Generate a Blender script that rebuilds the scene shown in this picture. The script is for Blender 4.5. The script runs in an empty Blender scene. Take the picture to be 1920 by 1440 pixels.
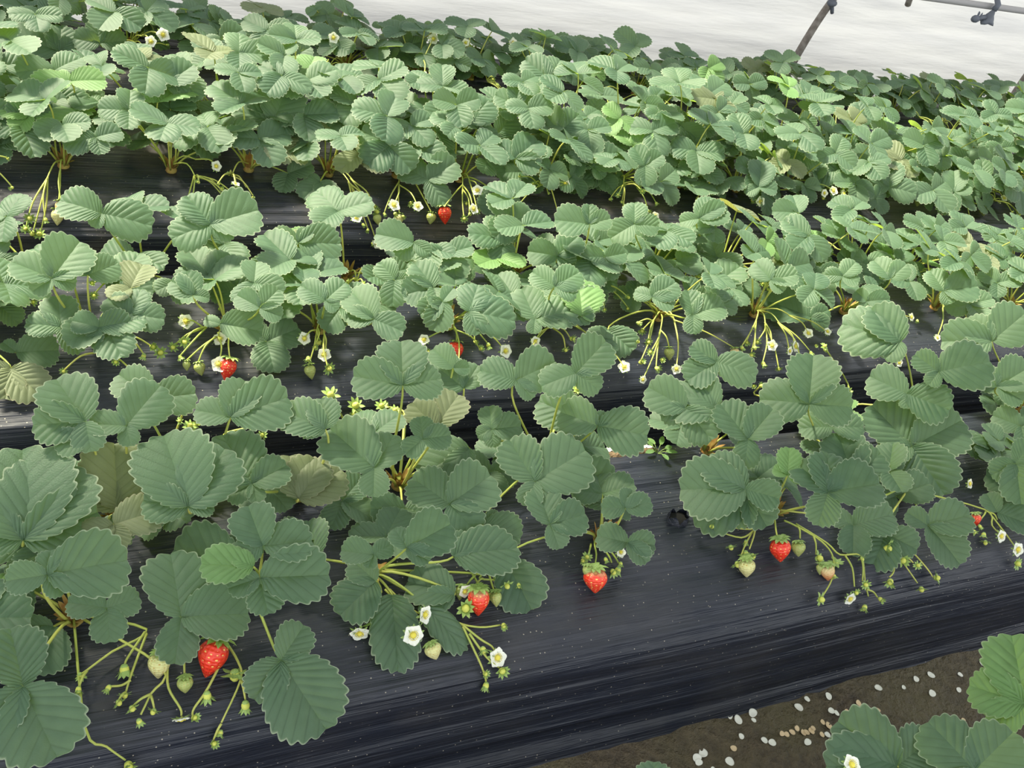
import bpy, bmesh, math, random
from mathutils import Vector, Matrix, noise
random.seed(7)
C = bpy.context.scene.collection
PI = math.pi
R = random.uniform

# ------------------------------------------------------------------ camera
F, CX, CY, HC = 1663.0, 960.0, 720.0, 1.77
XA = Vector((.91204, -.06097, .40554)); YA = Vector((-.32936, -.69809, .63577)); ZA = Vector((.24434, -.71341, -.65676))
cam_data = bpy.data.cameras.new('camera'); cam = bpy.data.objects.new('camera', cam_data); C.objects.link(cam)
cam_data.sensor_width = 36; cam_data.lens = F * 36 / 1920; cam_data.clip_start = .02; cam_data.clip_end = 100
right = Vector((XA.x, YA.x, ZA.x)).normalized()
fwd = Vector((XA.z, YA.z, ZA.z)); fwd = (fwd - right * fwd.dot(right)).normalized()
up = right.cross(fwd)
M = Matrix((right, up, -fwd)).transposed().to_4x4(); M.translation = (0, 0, HC)
cam.matrix_world = M
bpy.context.scene.camera = cam
CAM = Vector((0, 0, HC))

# ------------------------------------------------------------------ sky, sun, exposure
w = bpy.data.worlds.new('world'); bpy.context.scene.world = w; w.use_nodes = True
wn = w.node_tree.nodes; wl = w.node_tree.links
bg = wn['Background']; bg.inputs['Strength'].default_value = 1.15
tcw = wn.new('ShaderNodeTexCoord'); sep = wn.new('ShaderNodeSeparateXYZ'); rmp = wn.new('ShaderNodeValToRGB')
wl.new(tcw.outputs['Generated'], sep.inputs[0]); wl.new(sep.outputs['Z'], rmp.inputs[0]); wl.new(rmp.outputs[0], bg.inputs[0])
rmp.color_ramp.elements[0].position = 0.0; rmp.color_ramp.elements[0].color = (.84, .86, .86, 1)
rmp.color_ramp.elements[1].position = .9; rmp.color_ramp.elements[1].color = (.70, .76, .82, 1)
sun_d = bpy.data.lights.new('sun', 'SUN'); sun = bpy.data.objects.new('sun', sun_d); C.objects.link(sun)
sun_d.energy = 7.0; sun_d.angle = math.radians(9); sun_d.color = (1, .92, .70)
sun.rotation_euler = Vector((-.36, .55, .75)).to_track_quat('Z', 'Y').to_euler(); sun.location = (3, 3, 5)
vs = bpy.context.scene.view_settings
vs.view_transform = 'Standard'; vs.look = 'None'; vs.exposure = 1.22; vs.gamma = 1; vs.use_curve_mapping = False

# ------------------------------------------------------------------ pixel helpers (design time: where a thing in the photo stands)
def ray(px, py):
    c = Vector((px - CX, py - CY, F)); return Vector((c.dot(XA), c.dot(YA), c.dot(ZA))).normalized()
def at_z(px, py, z):
    d = ray(px, py); return CAM + d * ((z - HC) / d.z)
def at_y(px, py, y):
    d = ray(px, py); return CAM + d * (y / d.y)
def seen_px(p):
    v = p - CAM; c = Vector((v.dot(right), -v.dot(up), v.dot(fwd))); return CX + F * c.x / c.z, CY + F * c.y / c.z
KEEP = []      # flowers and fruit that other leaves must not grow in front of
PITCH = .73
PROF = [(.605, 0), (.635, .03), (.662, .13), (.690, .225), (.712, .255), (.75, .27), (.85, .275), (1.0, .28), (1.12, .275), (1.19, .265), (1.222, .235), (1.25, .10), (1.275, .02), (1.285, 0)]
def bed_z(y):
    u = (y - .605) % PITCH + .605 if y >= .605 else y + 1.01
    for (a, b), (c, d) in zip(PROF, PROF[1:]):
        if a <= u <= c: return b + (d - b) * (u - a) / (c - a)
    return 0.0
def on_bed(px, py, h=0.0):
    d = ray(px, py); t = 1.0
    while t < 9:
        p = CAM + d * t
        if p.z <= bed_z(p.y) + h: return p
        t += .004
    return p

# ------------------------------------------------------------------ mesh helpers
class MB:
    def __init__(s): s.v = []; s.f = []; s.m = []; s.uv = None
    def tube(s, pts, r0, r1, n=6, m=0):
        b = len(s.v); k = len(pts); prev = None
        for i, p in enumerate(pts):
            t = (pts[min(i + 1, k - 1)] - pts[max(i - 1, 0)]); t = t.normalized() if t.length > 1e-9 else Vector((0, 0, 1))
            a = t.cross(prev if prev else (Vector((1, 0, 0)) if abs(t.x) < .8 else Vector((0, 1, 0))))
            a = a.normalized() if a.length > 1e-6 else t.orthogonal().normalized()
            c = a.cross(t); prev = c; rr = r0 + (r1 - r0) * i / max(1, k - 1)
            for j in range(n):
                q = 2 * PI * j / n; s.v.append(p + (a * math.cos(q) + c * math.sin(q)) * rr)
        for i in range(k - 1):
            for j in range(n):
                s.f.append((b + i * n + j, b + i * n + (j + 1) % n, b + (i + 1) * n + (j + 1) % n, b + (i + 1) * n + j)); s.m.append(m)
        s.f.append(tuple(b + j for j in reversed(range(n)))); s.m.append(m)
        s.f.append(tuple(b + (k - 1) * n + j for j in range(n))); s.m.append(m)
    def blade(s, base, tip, nrm, wid, m=0, bow=0.0, k=5):      # a small pointed leaf or sepal
        d = tip - base; L = d.length; d = d.normalized(); x = d.cross(nrm).normalized(); n2 = x.cross(d); b = len(s.v)
        for i in range(k + 1):
            u = i / k; hw = wid * (math.sin(PI * min(1, u * .85 + .12)) ** .8) * (1 if u < 1 else 0)
            c = base + d * L * u + n2 * bow * L * (u - u * u) * 4 * .25
            s.v += [c - x * hw + n2 * hw * .3, c, c + x * hw + n2 * hw * .3]
        for i in range(k):
            o = b + i * 3
            s.f += [(o, o + 1, o + 4, o + 3), (o + 1, o + 2, o + 5, o + 4)]; s.m += [m, m]
    def ball(s, c, rx, ry, rz, m=0, nu=10, nv=6):
        b = len(s.v)
        for i in range(nv + 1):
            a = PI * i / nv
            for j in range(nu):
                q = 2 * PI * j / nu; s.v.append(c + Vector((rx * math.sin(a) * math.cos(q), ry * math.sin(a) * math.sin(q), rz * math.cos(a))))
        for i in range(nv):
            for j in range(nu):
                s.f.append((b + i * nu + j, b + (i + 1) * nu + j, b + (i + 1) * nu + (j + 1) % nu, b + i * nu + (j + 1) % nu)); s.m.append(m)
    def mesh(s, name, mats, smooth=True):
        me = bpy.data.meshes.new(name); me.from_pydata(s.v, [], s.f)
        for q in mats: me.materials.append(q)
        me.polygons.foreach_set('material_index', s.m)
        me.polygons.foreach_set('use_smooth', [smooth] * len(s.f)); me.update(); return me
def link(name, me, parent=None, mat=None):
    o = bpy.data.objects.new(name, me); C.objects.link(o)
    if parent is not None: o.parent = parent
    if mat is not None: o.matrix_basis = mat
    return o
def tag(o, label=None, cat=None, group=None, kind=None):
    for k, v in (('label', label), ('category', cat), ('group', group), ('kind', kind)):
        if v: o[k] = v
    return o

# ------------------------------------------------------------------ materials
def mat(name, col=(.5, .5, .5), rough=.6, spec=.4):
    m = bpy.data.materials.new(name); m.use_nodes = True; nt = m.node_tree; b = nt.nodes['Principled BSDF']
    b.inputs['Base Color'].default_value = (*col, 1); b.inputs['Roughness'].default_value = rough
    b.inputs['Specular IOR Level'].default_value = spec
    return m, nt, b
def N(nt, t, **kw):
    n = nt.nodes.new(t)
    for k, v in kw.items(): setattr(n, k, v)
    return n
def mixc(nt, fac, a, b, blend='MIX'):
    n = nt.nodes.new('ShaderNodeMix'); n.data_type = 'RGBA'; n.blend_type = blend
    for s, v in ((0, fac), (6, a), (7, b)):
        if hasattr(v, 'is_output'): nt.links.new(v, n.inputs[s])
        else: n.inputs[s].default_value = v if s == 0 else (*v, 1)
    return n.outputs[2]
def ramp(nt, x, *stops):
    r = nt.nodes.new('ShaderNodeValToRGB'); e = r.color_ramp.elements
    while len(e) < len(stops): e.new(.5)
    for q, (p, c) in zip(e, stops): q.position = p; q.color = (*c, 1) if not isinstance(c, (int, float)) else (c, c, c, 1)
    nt.links.new(x, r.inputs[0]); return r.outputs[0]
def noise_n(nt, scale, detail=3, coord='Object', vec=None, rough=.5):
    n = nt.nodes.new('ShaderNodeTexNoise'); n.inputs['Scale'].default_value = scale; n.inputs['Detail'].default_value = detail; n.inputs['Roughness'].default_value = rough
    if vec is None:
        t = nt.nodes.new('ShaderNodeTexCoord'); vec = t.outputs[coord]
    nt.links.new(vec, n.inputs['Vector']); return n.outputs['Fac']
def stretch(nt, sc, coord='Object'):
    t = nt.nodes.new('ShaderNodeTexCoord'); mp = nt.nodes.new('ShaderNodeMapping'); mp.inputs['Scale'].default_value = sc
    nt.links.new(t.outputs[coord], mp.inputs[0]); return mp.outputs[0]
def bump(nt, b, h, strength, dist):
    n = nt.nodes.new('ShaderNodeBump'); n.inputs['Strength'].default_value = strength; n.inputs['Distance'].default_value = dist
    nt.links.new(h, n.inputs['Height']); nt.links.new(n.outputs[0], b.inputs['Normal']); return n

def leaf_material(name, topA, topB, under, trans, edge):
    m, nt, b = mat(name, rough=.5, spec=.42)
    oi = N(nt, 'ShaderNodeObjectInfo'); uv = N(nt, 'ShaderNodeUVMap'); sp = N(nt, 'ShaderNodeSeparateXYZ'); nt.links.new(uv.outputs[0], sp.inputs[0])
    geo = N(nt, 'ShaderNodeNewGeometry')
    top = mixc(nt, oi.outputs['Random'], topA, topB)
    nz = noise_n(nt, 4, 4)
    top = mixc(nt, ramp(nt, nz, (.35, 0.0), (.75, .55)), top, tuple(x * 1.25 for x in topB))
    # side veins: u counts them, integer + .5 is the vein
    fr = N(nt, 'ShaderNodeMath', operation='FRACT'); nt.links.new(sp.outputs['X'], fr.inputs[0])
    vein = ramp(nt, fr.outputs[0], (.40, 0.0), (.5, .55), (.60, 0.0))
    top = mixc(nt, vein, top, tuple(x * .68 for x in topA))
    und = mixc(nt, vein, under, tuple(x * 1.35 for x in under))
    ed = ramp(nt, sp.outputs['Y'], (.95, 0.0), (1.0, .7))
    col = mixc(nt, geo.outputs['Backfacing'], top, und)
    col = mixc(nt, ed, col, edge)
    nt.links.new(col, b.inputs['Base Color'])
    tr = N(nt, 'ShaderNodeBsdfTranslucent'); tr.inputs[0].default_value = (*trans, 1)
    mx = N(nt, 'ShaderNodeMixShader'); mx.inputs[0].default_value = .38
    nt.links.new(b.outputs[0], mx.inputs[1]); nt.links.new(tr.outputs[0], mx.inputs[2])
    nt.links.new(mx.outputs[0], nt.nodes['Material Output'].inputs['Surface'])
    bump(nt, b, noise_n(nt, 60, 3), .18, .02)
    return m
M_LEAF = leaf_material('leaf_green', (.046, .100, .060), (.092, .158, .092), (.26, .33, .15), (.36, .52, .07), (.46, .52, .36))
M_OLIVE = leaf_material('leaf_olive', (.125, .16, .08), (.165, .20, .11), (.27, .28, .15), (.34, .36, .08), (.42, .38, .26))
M_LEAF_LIT = leaf_material('leaf_yellow_lit', (.115, .22, .075), (.15, .27, .10), (.30, .40, .14), (.34, .52, .08), (.44, .52, .30))  # yellower, lighter green; also carries the glow of backlit and sunlit leaves

def stem_mat():
    m, nt, b = mat('stem_green', rough=.45)
    oi = N(nt, 'ShaderNodeObjectInfo')
    c = mixc(nt, oi.outputs['Random'], (.34, .40, .08), (.56, .54, .14))
    c = mixc(nt, ramp(nt, noise_n(nt, 14, 2), (.4, 0.0), (.8, .6)), c, (.22, .34, .07))
    nt.links.new(c, b.inputs['Base Color'])
    tr = N(nt, 'ShaderNodeBsdfTranslucent'); tr.inputs[0].default_value = (.5, .5, .1, 1)
    mx = N(nt, 'ShaderNodeMixShader'); mx.inputs[0].default_value = .2
    nt.links.new(b.outputs[0], mx.inputs[1]); nt.links.new(tr.outputs[0], mx.inputs[2]); nt.links.new(mx.outputs[0], nt.nodes['Material Output'].inputs['Surface'])
    return m
M_STEM = stem_mat()
M_CROWN, nt, b = mat('crown_brown', rough=.8)
nt.links.new(mixc(nt, ramp(nt, noise_n(nt, 40, 3), (.35, 0.0), (.65, 1.0)), (.24, .11, .03), (.34, .26, .07)), b.inputs['Base Color'])
M_SEPAL, nt, b = mat('sepal_green', rough=.55)
nt.links.new(mixc(nt, ramp(nt, noise_n(nt, 30, 2), (.35, 0.0), (.7, 1.0)), (.16, .28, .06), (.34, .42, .14)), b.inputs['Base Color'])
M_PETAL, nt, b = mat('petal_white', (.93, .93, .86), .6, .3)
tr = N(nt, 'ShaderNodeBsdfTranslucent'); tr.inputs[0].default_value = (.85, .85, .78, 1); mx = N(nt, 'ShaderNodeMixShader'); mx.inputs[0].default_value = .3
nt.links.new(b.outputs[0], mx.inputs[1]); nt.links.new(tr.outputs[0], mx.inputs[2]); nt.links.new(mx.outputs[0], nt.nodes['Material Output'].inputs['Surface'])
M_YELLOW, nt, b = mat('flower_yellow', rough=.7)
nt.links.new(mixc(nt, ramp(nt, noise_n(nt, 220, 2), (.4, 0.0), (.6, 1.0)), (.62, .46, .03), (.58, .58, .10)), b.inputs['Base Color'])
M_BUDCORE, nt, b = mat('bud_core', (.50, .52, .10), .6)
def berry_mat(name, tip, shoulder, seed, split):
    m, nt, b = mat(name, rough=.32, spec=.5)
    t = N(nt, 'ShaderNodeTexCoord'); sp = N(nt, 'ShaderNodeSeparateXYZ'); nt.links.new(t.outputs['Object'], sp.inputs[0])
    # local z: 0 at the calyx, -1 at the tip
    col = ramp(nt, sp.outputs['Z'], (0, tip), (1, shoulder))
    ad = N(nt, 'ShaderNodeMath', operation='ADD'); ad.inputs[1].default_value = 1.0; nt.links.new(sp.outputs['Z'], ad.inputs[0])
    nm = N(nt, 'ShaderNodeMath', operation='MULTIPLY_ADD'); nt.links.new(noise_n(nt, 3, 2), nm.inputs[0]); nm.inputs[1].default_value = .35; nm.inputs[2].default_value = -.17
    a2 = N(nt, 'ShaderNodeMath', operation='ADD'); nt.links.new(ad.outputs[0], a2.inputs[0]); nt.links.new(nm.outputs[0], a2.inputs[1])
    col = ramp(nt, a2.outputs[0], (split[0], tip), (split[1], shoulder))
    uv = N(nt, 'ShaderNodeUVMap')
    vo = N(nt, 'ShaderNodeTexVoronoi'); vo.inputs['Scale'].default_value = 1.0; vo.inputs['Randomness'].default_value = .35; nt.links.new(uv.outputs[0], vo.inputs['Vector'])
    sd = ramp(nt, vo.outputs['Distance'], (.17, 1.0), (.25, 0.0))
    nt.links.new(mixc(nt, sd, col, seed), b.inputs['Base Color'])
    bump(nt, b, ramp(nt, vo.outputs['Distance'], (.16, .4), (.27, 0.0), (.6, .8)), .25, .03)
    return m
M_RIPE = berry_mat('berry_ripe', (.70, .045, .018), (.62, .34, .17), (.82, .55, .14), (.80, 1.0))
M_RIPE2 = berry_mat('berry_deep_red', (.68, .035, .015), (.66, .09, .035), (.80, .45, .12), (.9, 1.1))
M_PINK = berry_mat('berry_turning', (.58, .20, .08), (.56, .46, .22), (.45, .30, .10), (.3, .9))
M_GREEN = berry_mat('berry_green', (.33, .36, .12), (.30, .36, .10), (.42, .32, .08), (.3, .9))
M_PALE = berry_mat('berry_pale', (.60, .55, .26), (.50, .50, .20), (.42, .26, .06), (.3, .9))

def film_mat(name, dustc):
    m, nt, b = mat(name, (.012, .014, .022), .36, .38)
    v = stretch(nt, (.7, 34, 34)); s1 = noise_n(nt, 1.0, 5, vec=v, rough=.6)
    v2 = stretch(nt, (1.6, 110, 60)); s2 = noise_n(nt, 1.0, 3, vec=v2, rough=.6)
    dust = noise_n(nt, 5, 5, rough=.7)
    vd = stretch(nt, (2.0, 9, 9)); d2 = noise_n(nt, 1, 4, vec=vd)
    dm = N(nt, 'ShaderNodeMath', operation='MULTIPLY'); nt.links.new(ramp(nt, dust, (.42, 0.0), (.75, .8)), dm.inputs[0]); nt.links.new(ramp(nt, d2, (.35, .15), (.7, 1.0)), dm.inputs[1])
    col = mixc(nt, dm.outputs[0], (.013, .016, .026), dustc)
    # pale grit: tiny specks
    t = N(nt, 'ShaderNodeTexCoord'); vo = N(nt, 'ShaderNodeTexVoronoi'); vo.inputs['Scale'].default_value = 85; nt.links.new(t.outputs['Object'], vo.inputs['Vector'])
    sc = N(nt, 'ShaderNodeSeparateColor'); nt.links.new(vo.outputs['Color'], sc.inputs[0])
    size = ramp(nt, vo.outputs['Distance'], (.07, 1.0), (.13, 0.0)); pick = ramp(nt, sc.outputs[0], (.40, 0.0), (.50, 1.0))
    gm = N(nt, 'ShaderNodeMath', operation='MULTIPLY'); nt.links.new(size, gm.inputs[0]); nt.links.new(pick, gm.inputs[1])
    col = mixc(nt, gm.outputs[0], col, (.30, .27, .22))
    nt.links.new(col, b.inputs['Base Color'])
    nt.links.new(ramp(nt, dust, (.3, .30), (.8, .48)), b.inputs['Roughness'])
    add = N(nt, 'ShaderNodeMath', operation='MULTIPLY_ADD'); nt.links.new(s2, add.inputs[0]); add.inputs[1].default_value = .35; nt.links.new(s1, add.inputs[2])
    bump(nt, b, add.outputs[0], .6, .02)
    return m
M_FILM = film_mat('black_mulch_film', (.034, .033, .036)); M_FILM_DUST_HAZE = film_mat('dusty_hazed_mulch_film', (.085, .066, .050))  # far film: brown dust, its colour lifted further in place of haze
def mud_mat():
    m, nt, b = mat('wet_mud', rough=.55, spec=.5)
    n1 = noise_n(nt, 3.0, 5); n2 = noise_n(nt, 45, 5, rough=.65)
    c = mixc(nt, ramp(nt, n2, (.3, 0.0), (.7, 1.0)), (.038, .028, .018), (.135, .102, .06))
    c = mixc(nt, ramp(nt, n1, (.42, 0.0), (.62, .75)), c, (.12, .102, .045))
    nt.links.new(c, b.inputs['Base Color']); nt.links.new(ramp(nt, n1, (.4, .6), (.6, .38)), b.inputs['Roughness'])
    bump(nt, b, n2, 1.0, .03); return m
M_MUD = mud_mat()
M_SOIL, nt, b = mat('bed_soil', rough=.9)
sn = noise_n(nt, 60, 5); nt.links.new(mixc(nt, ramp(nt, sn, (.3, 0.0), (.7, 1.0)), (.07, .045, .025), (.22, .15, .085)), b.inputs['Base Color']); bump(nt, b, sn, 1, .02)
def wall_mat():
    m, nt, b = mat('greenhouse_plastic', (.80, .79, .77), .35, .4)
    v = stretch(nt, (1.3, 5, 9)); n = noise_n(nt, 1, 5, vec=v, rough=.6)
    c = mixc(nt, ramp(nt, n, (.3, 0.0), (.7, 1.0)), (.205, .215, .24), (.235, .245, .265))
    nt.links.new(c, b.inputs['Base Color']); bu = bump(nt, b, n, .22, .05)
    tr = N(nt, 'ShaderNodeBsdfTranslucent'); nt.links.new(c, tr.inputs[0]); nt.links.new(bu.outputs[0], tr.inputs['Normal'])
    mx = N(nt, 'ShaderNodeMixShader'); mx.inputs[0].default_value = .68
    nt.links.new(b.outputs[0], mx.inputs[1]); nt.links.new(tr.outputs[0], mx.inputs[2]); nt.links.new(mx.outputs[0], nt.nodes['Material Output'].inputs['Surface'])
    return m
M_WALL = wall_mat()
M_POLE, nt, b = mat('pole_grey', rough=.7)
nt.links.new(mixc(nt, ramp(nt, noise_n(nt, 30, 4), (.35, 0.0), (.65, 1.0)), (.16, .135, .12), (.30, .27, .25)), b.inputs['Base Color'])
M_TIE = mat('tie_grey', (.10, .11, .14), .6)[0]
M_RAIL = mat('rail_grey', (.30, .29, .30), .6)[0]

# ------------------------------------------------------------------ setting
XL, XR = -1.7, 8.5
def grid_obj(name, us, vs_, fn, m):
    mb = MB(); nv = len(vs_)
    for u in us:
        for v in vs_: mb.v.append(fn(u, v))
    for i in range(len(us) - 1):
        for j in range(nv - 1):
            a = i * nv + j; mb.f.append((a, a + nv, a + nv + 1, a + 1)); mb.m.append(0)
    return link(name, mb.mesh(name, [m]))
lin = lambda a, b, n: [a + (b - a) * i / n for i in range(n + 1)]
def mud_fn(x, y):
    h = .010 * noise.noise(Vector((x * 6, y * 9, 0))) + .006 * noise.noise(Vector((x * 22, y * 22, 3)))
    return Vector((x, y, (h if -.1 < y < .75 else h * .3) - .004))
floor = grid_obj('floor', lin(-2.2, 9, 280), lin(-.6, .9, 75) + lin(.95, 4.6, 18), mud_fn, M_MUD)
tag(floor, 'wet brown mud of the path between the beds', kind='structure')

def densify(prof, n=4):
    out = []
    for (a, b), (c, d) in zip(prof, prof[1:]):
        out += [(a + (c - a) * i / n, b + (d - b) * i / n) for i in range(n)]
    return out + [prof[-1]]
def film_bed(k, label, m=None, off=0):
    prof = densify(PROF, 9); mb = MB(); n = len(prof); us = lin(XL, XR, 300)
    for x in us:
        e = .012 * noise.noise(Vector((x * 1.3, k * 7.1, 0)))
        for (y, z) in prof:
            top = min(1, z / .2)
            wv = .009 * noise.noise(Vector((x * .9, y * 26, k * 5.))) + .003 * noise.noise(Vector((x * 2.2, y * 70, k * 3. + 9)))
            wv += .010 * noise.noise(Vector((x * 2.1, y * 3, k * 2.)))
            yy = y + k * PITCH + off + (e if y < .7 else 0) + ((.011 * noise.noise(Vector((x * .8, z * 26 + k, 4))) + .005 * noise.noise(Vector((x * 2, z * 60, 8)))) * min(1, z / .04) if y < .72 else 0)
            mb.v.append(Vector((x, yy, z + wv * top - .002 * (z < .01) * 4)))
    for i in range(len(us) - 1):
        for j in range(n - 1):
            a = i * n + j; mb.f.append((a, a + n, a + n + 1, a + 1)); mb.m.append(0)
    mb.f += [tuple(range(n)), tuple((len(us) - 1) * n + j for j in reversed(range(n)))]; mb.m += [0, 0]
    mb.f.append((0, n - 1, (len(us) - 1) * n + n - 1, (len(us) - 1) * n)); mb.m.append(0)
    return tag(link('mulch_film', mb.mesh('mulch_film', [m or M_FILM])), label, 'plastic film', 'black film over the raised beds')
film_bed(-1, 'black plastic film on the bed below the muddy path, mostly out of the picture', None, -.28)
film_bed(0, 'creased black plastic film on the nearest raised bed, edge lying on the muddy path')
film_bed(1, 'black plastic film on the second raised bed, behind the bed bordering the muddy path')
film_bed(2, 'brownish black plastic film on the third raised bed, in front of the last bed', M_FILM_DUST_HAZE)
film_bed(3, 'black plastic film on the last raised bed, along the white plastic wall', M_FILM_DUST_HAZE)

def wall_pt(x, z):
    y = 3.75 - (max(0, z - .2) ** 2) * .27
    y += .016 * noise.noise(Vector((x * .8, z * 5, 1))) + .006 * noise.noise(Vector((x * 3, z * 16, 5)))
    return Vector((x, y + .03, z))
wall = grid_obj('wall_back', lin(-2.5, 10, 260), lin(-.01, 1.08, 60), wall_pt, M_WALL)
tag(wall, 'white translucent plastic sheet wall of the greenhouse tunnel', kind='structure')

# added opaque roof, out of view, shaped so its edge shades the nearest rows
mb = MB(); n = 24; us = lin(-2.5, 10, 30)
rs = [Vector((0, -1.4 + 4.64 * i / n, 3.0 + .35 * math.sin(PI * (.35 + .45 * i / n)))) for i in range(n + 1)]
for x in us:
    for p in rs: mb.v.append(Vector((x, p.y, p.z)))
    for p in rs: mb.v.append(Vector((x, p.y, p.z + .05)))
m_ = 2 * (n + 1)
for i in range(len(us) - 1):
    for j in range(n):
        a = i * m_ + j; mb.f.append((a, a + 1, a + m_ + 1, a + m_)); a += n + 1; mb.f.append((a, a + m_, a + m_ + 1, a + 1)); mb.m += [0, 0]
    a = i * m_ + n; mb.f.append((a, a + n + 1, a + m_ + n + 1, a + m_)); mb.m.append(0)
M_SHADE_ROOF = mat('shade_roof_pale', (.70, .70, .66), .9)[0]
tag(link('added_shade_roof', mb.mesh('added_shade_roof', [M_SHADE_ROOF])), 'added roof out of view that shades the nearest rows', kind='structure')

def hoop(x, label, dx=.0):
    root = link('tunnel_hoop', None); root.location = (x, 3.735, 0); tag(root, label, 'pole', 'curved poles carrying the plastic wall')
    pts = []
    for i in range(26):
        z = -.01 + 1.09 * i / 25
        pts.append(Vector((dx * z * z + .012 * noise.noise(Vector((x, z * 3, 0))), -(max(0, z - .2) ** 2) * .27 - .012, z)))
    mb = MB(); mb.tube(pts, .021, .017, 10); link('pole', mb.mesh('pole', [M_POLE]), root)
    return root
hoop(.95, 'grey pole against the plastic wall, thick and short, leftmost of the poles')
h2 = hoop(3.40, 'curved grey pole against the plastic wall, bending over, middle one', .06)
mb = MB(); mb.tube([Vector((-.02, -.085, .60)), Vector((.015, -.075, .585)), Vector((.035, -.07, .56)), Vector((.045, -.07, .545))], .012, .009, 7); mb.ball(Vector((.01, -.075, .595)), .03, .02, .018)
link('tie', mb.mesh('tie', [M_TIE]), h2)['label'] = 'dark tie around the pole'
hoop(5.17, 'pale brown pole against the plastic wall, rightmost, where leaves meet wall')
# rail along the wall
p0, p1 = at_y(1700, -10, 3.60), at_y(1930, 22, 3.60)
d = (p1 - p0); mb = MB(); mb.tube([p0 - d * .0 + Vector((-1.6, 0, 0.0)) * 0 + d * (i / 6.0 * 3 - 1) for i in range(7)], .017, .017, 10)
tag(link('wall_rail', mb.mesh('wall_rail', [M_RAIL])), 'grey horizontal rail along the top of the white plastic wall', 'rail')
# bunched tie hanging from the rail
root = link('hanging_tie', None); c = at_y(1858, 14, 3.575); root.location = c; tag(root, 'dark grey bunched cloth tie hanging from the rail', 'tie')
mb = MB(); mb.tube([Vector((.02, .02, .05)), Vector((.015, -.02, .025)), Vector((.005, -.022, -.005))], .014, .016, 8); link('strap', mb.mesh('strap', [M_TIE]), root)
mb = MB(); st = len(mb.v)
for i in range(7):
    u = i / 6
    for j in range(14):
        q = 2 * PI * j / 14; rr = (.012 + .036 * u ** 1.3) * (1 + .18 * math.sin(q * 4 + i)); mb.v.append(Vector((.005 + rr * math.cos(q), -.022 + rr * .6 * math.sin(q), -.0 - .075 * u + .006 * math.sin(3 * q))))
for i in range(6):
    for j in range(14): mb.f.append((i * 14 + j, i * 14 + (j + 1) % 14, (i + 1) * 14 + (j + 1) % 14, (i + 1) * 14 + j)); mb.m.append(0)
mb.f += [tuple(reversed(range(14))), tuple(6 * 14 + j for j in range(14))]; mb.m += [0, 0]
link('bunched_end', mb.mesh('bunched_end', [M_TIE]), root)
mb = MB(); mb.tube([Vector((-.02, -.02, -.045)), Vector((-.05, -.02, -.052)), Vector((-.075, -.02, -.062))], .013, .012, 7); mb.ball(Vector((-.085, -.02, -.062)), .03, .018, .02, nu=9, nv=5); mb.blade(Vector((-.08, -.02, -.05)), Vector((-.09, -.02, -.02)), Vector((0, -1, 0)), .009); mb.blade(Vector((-.065, -.02, -.05)), Vector((-.06, -.02, -.025)), Vector((0, -1, 0)), .008)
link('tie_tail', mb.mesh('tie_tail', [M_TIE]), root)
# short pole end that pokes into view at the top
a, b_ = at_y(1702, 9, 3.58), at_y(1716, -30, 3.55)
mb = MB(); mb.tube([a, a.lerp(b_, .5), b_, b_ + (b_ - a) * 4], .016, .016, 10)
tag(link('pole_end', mb.mesh('pole_end', [M_POLE])), 'short end of a grey pole between the middle hoop and the rail', 'pole')

# ------------------------------------------------------------------ leaflet shapes (shared)
def leaflet_mesh(seed, mtl):
    rng = random.Random(seed); ns, nr = 80, [0, .16, .34, .52, .68, .82, .92, 1.0]; NV = rng.choice((9.0, 10.0, 11.0))
    Wd = rng.uniform(.43, .50); fold = rng.uniform(.08, .42); droop = rng.uniform(.02, .24); curl = rng.uniform(-.04, .16); pl = rng.choice((.004, .006, .009, .012, .015))
    ob = rng.uniform(.18, .32); wav = rng.uniform(.01, .03); asym = rng.uniform(-.05, .05); ph = rng.uniform(0, 6)
    mb = MB(); uvs = []
    for side in (-1, 1):
        base = len(mb.v)
        for i in range(ns + 1):
            s = i / ns; t = PI * s
            ex = Wd * (max(0, math.sin(t)) ** .82) * (1 - ob * math.cos(t)) * (1 + side * asym)
            ey = .5 * (1 - math.cos(t)) ** 1.06 * .965
            mx_, my = 0.0, .01 + .955 * s ** 2.7
            tooth = abs(math.sin(PI * NV * s)); tk = (.072 * (tooth ** 1.1) - .035) * min(1, 6 * s) * (1 if s < .97 else .5)
            dx, dy = ex - mx_, ey - my; dl = math.hypot(dx, dy) or 1
            kx, ky = dx / dl, dy / dl
            ex += kx * tk * .8; ey += ky * tk * .8
            for r in nr:
                x = ex * r; y = my + (ey - my) * r
                env = min(1, r * 5) * (1 - .45 * r) * min(1, 5 * s)
                z = pl * (abs(math.cos(PI * NV * s)) * 2 - 1.2) * env
                z += fold * abs(x) * (1 - .35 * y) - curl * r ** 4 * abs(x) * 1.6 - droop * y * y + .06 * y
                z += wav * math.sin(5 * y + ph + side * 1.3) * r * r
                z -= .012 * math.exp(-(abs(x) / .03) ** 2)
                mb.v.append(Vector((side * x, y, z))); uvs.append((NV * s, r))
        m = len(nr)
        for i in range(ns):
            for j in range(m - 1):
                a = base + i * m + j; q = (a, a + 1, a + m + 1, a + m)
                mb.f.append(q if side == 1 else q[::-1]); mb.m.append(0)
    me = mb.mesh('leaflet', [mtl])
    ul = me.uv_layers.new(name='UVMap')
    for lp in me.loops: ul.data[lp.index].uv = uvs[lp.vertex_index]
    return me
LF = [leaflet_mesh(100 + i, M_LEAF) for i in range(12)]
LO = [leaflet_mesh(200 + i, M_OLIVE) for i in range(4)]
LY = [leaflet_mesh(300 + i, M_LEAF_LIT) for i in range(4)]
LSET = {'g': LF, 'o': LO, 'y': LY}

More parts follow.
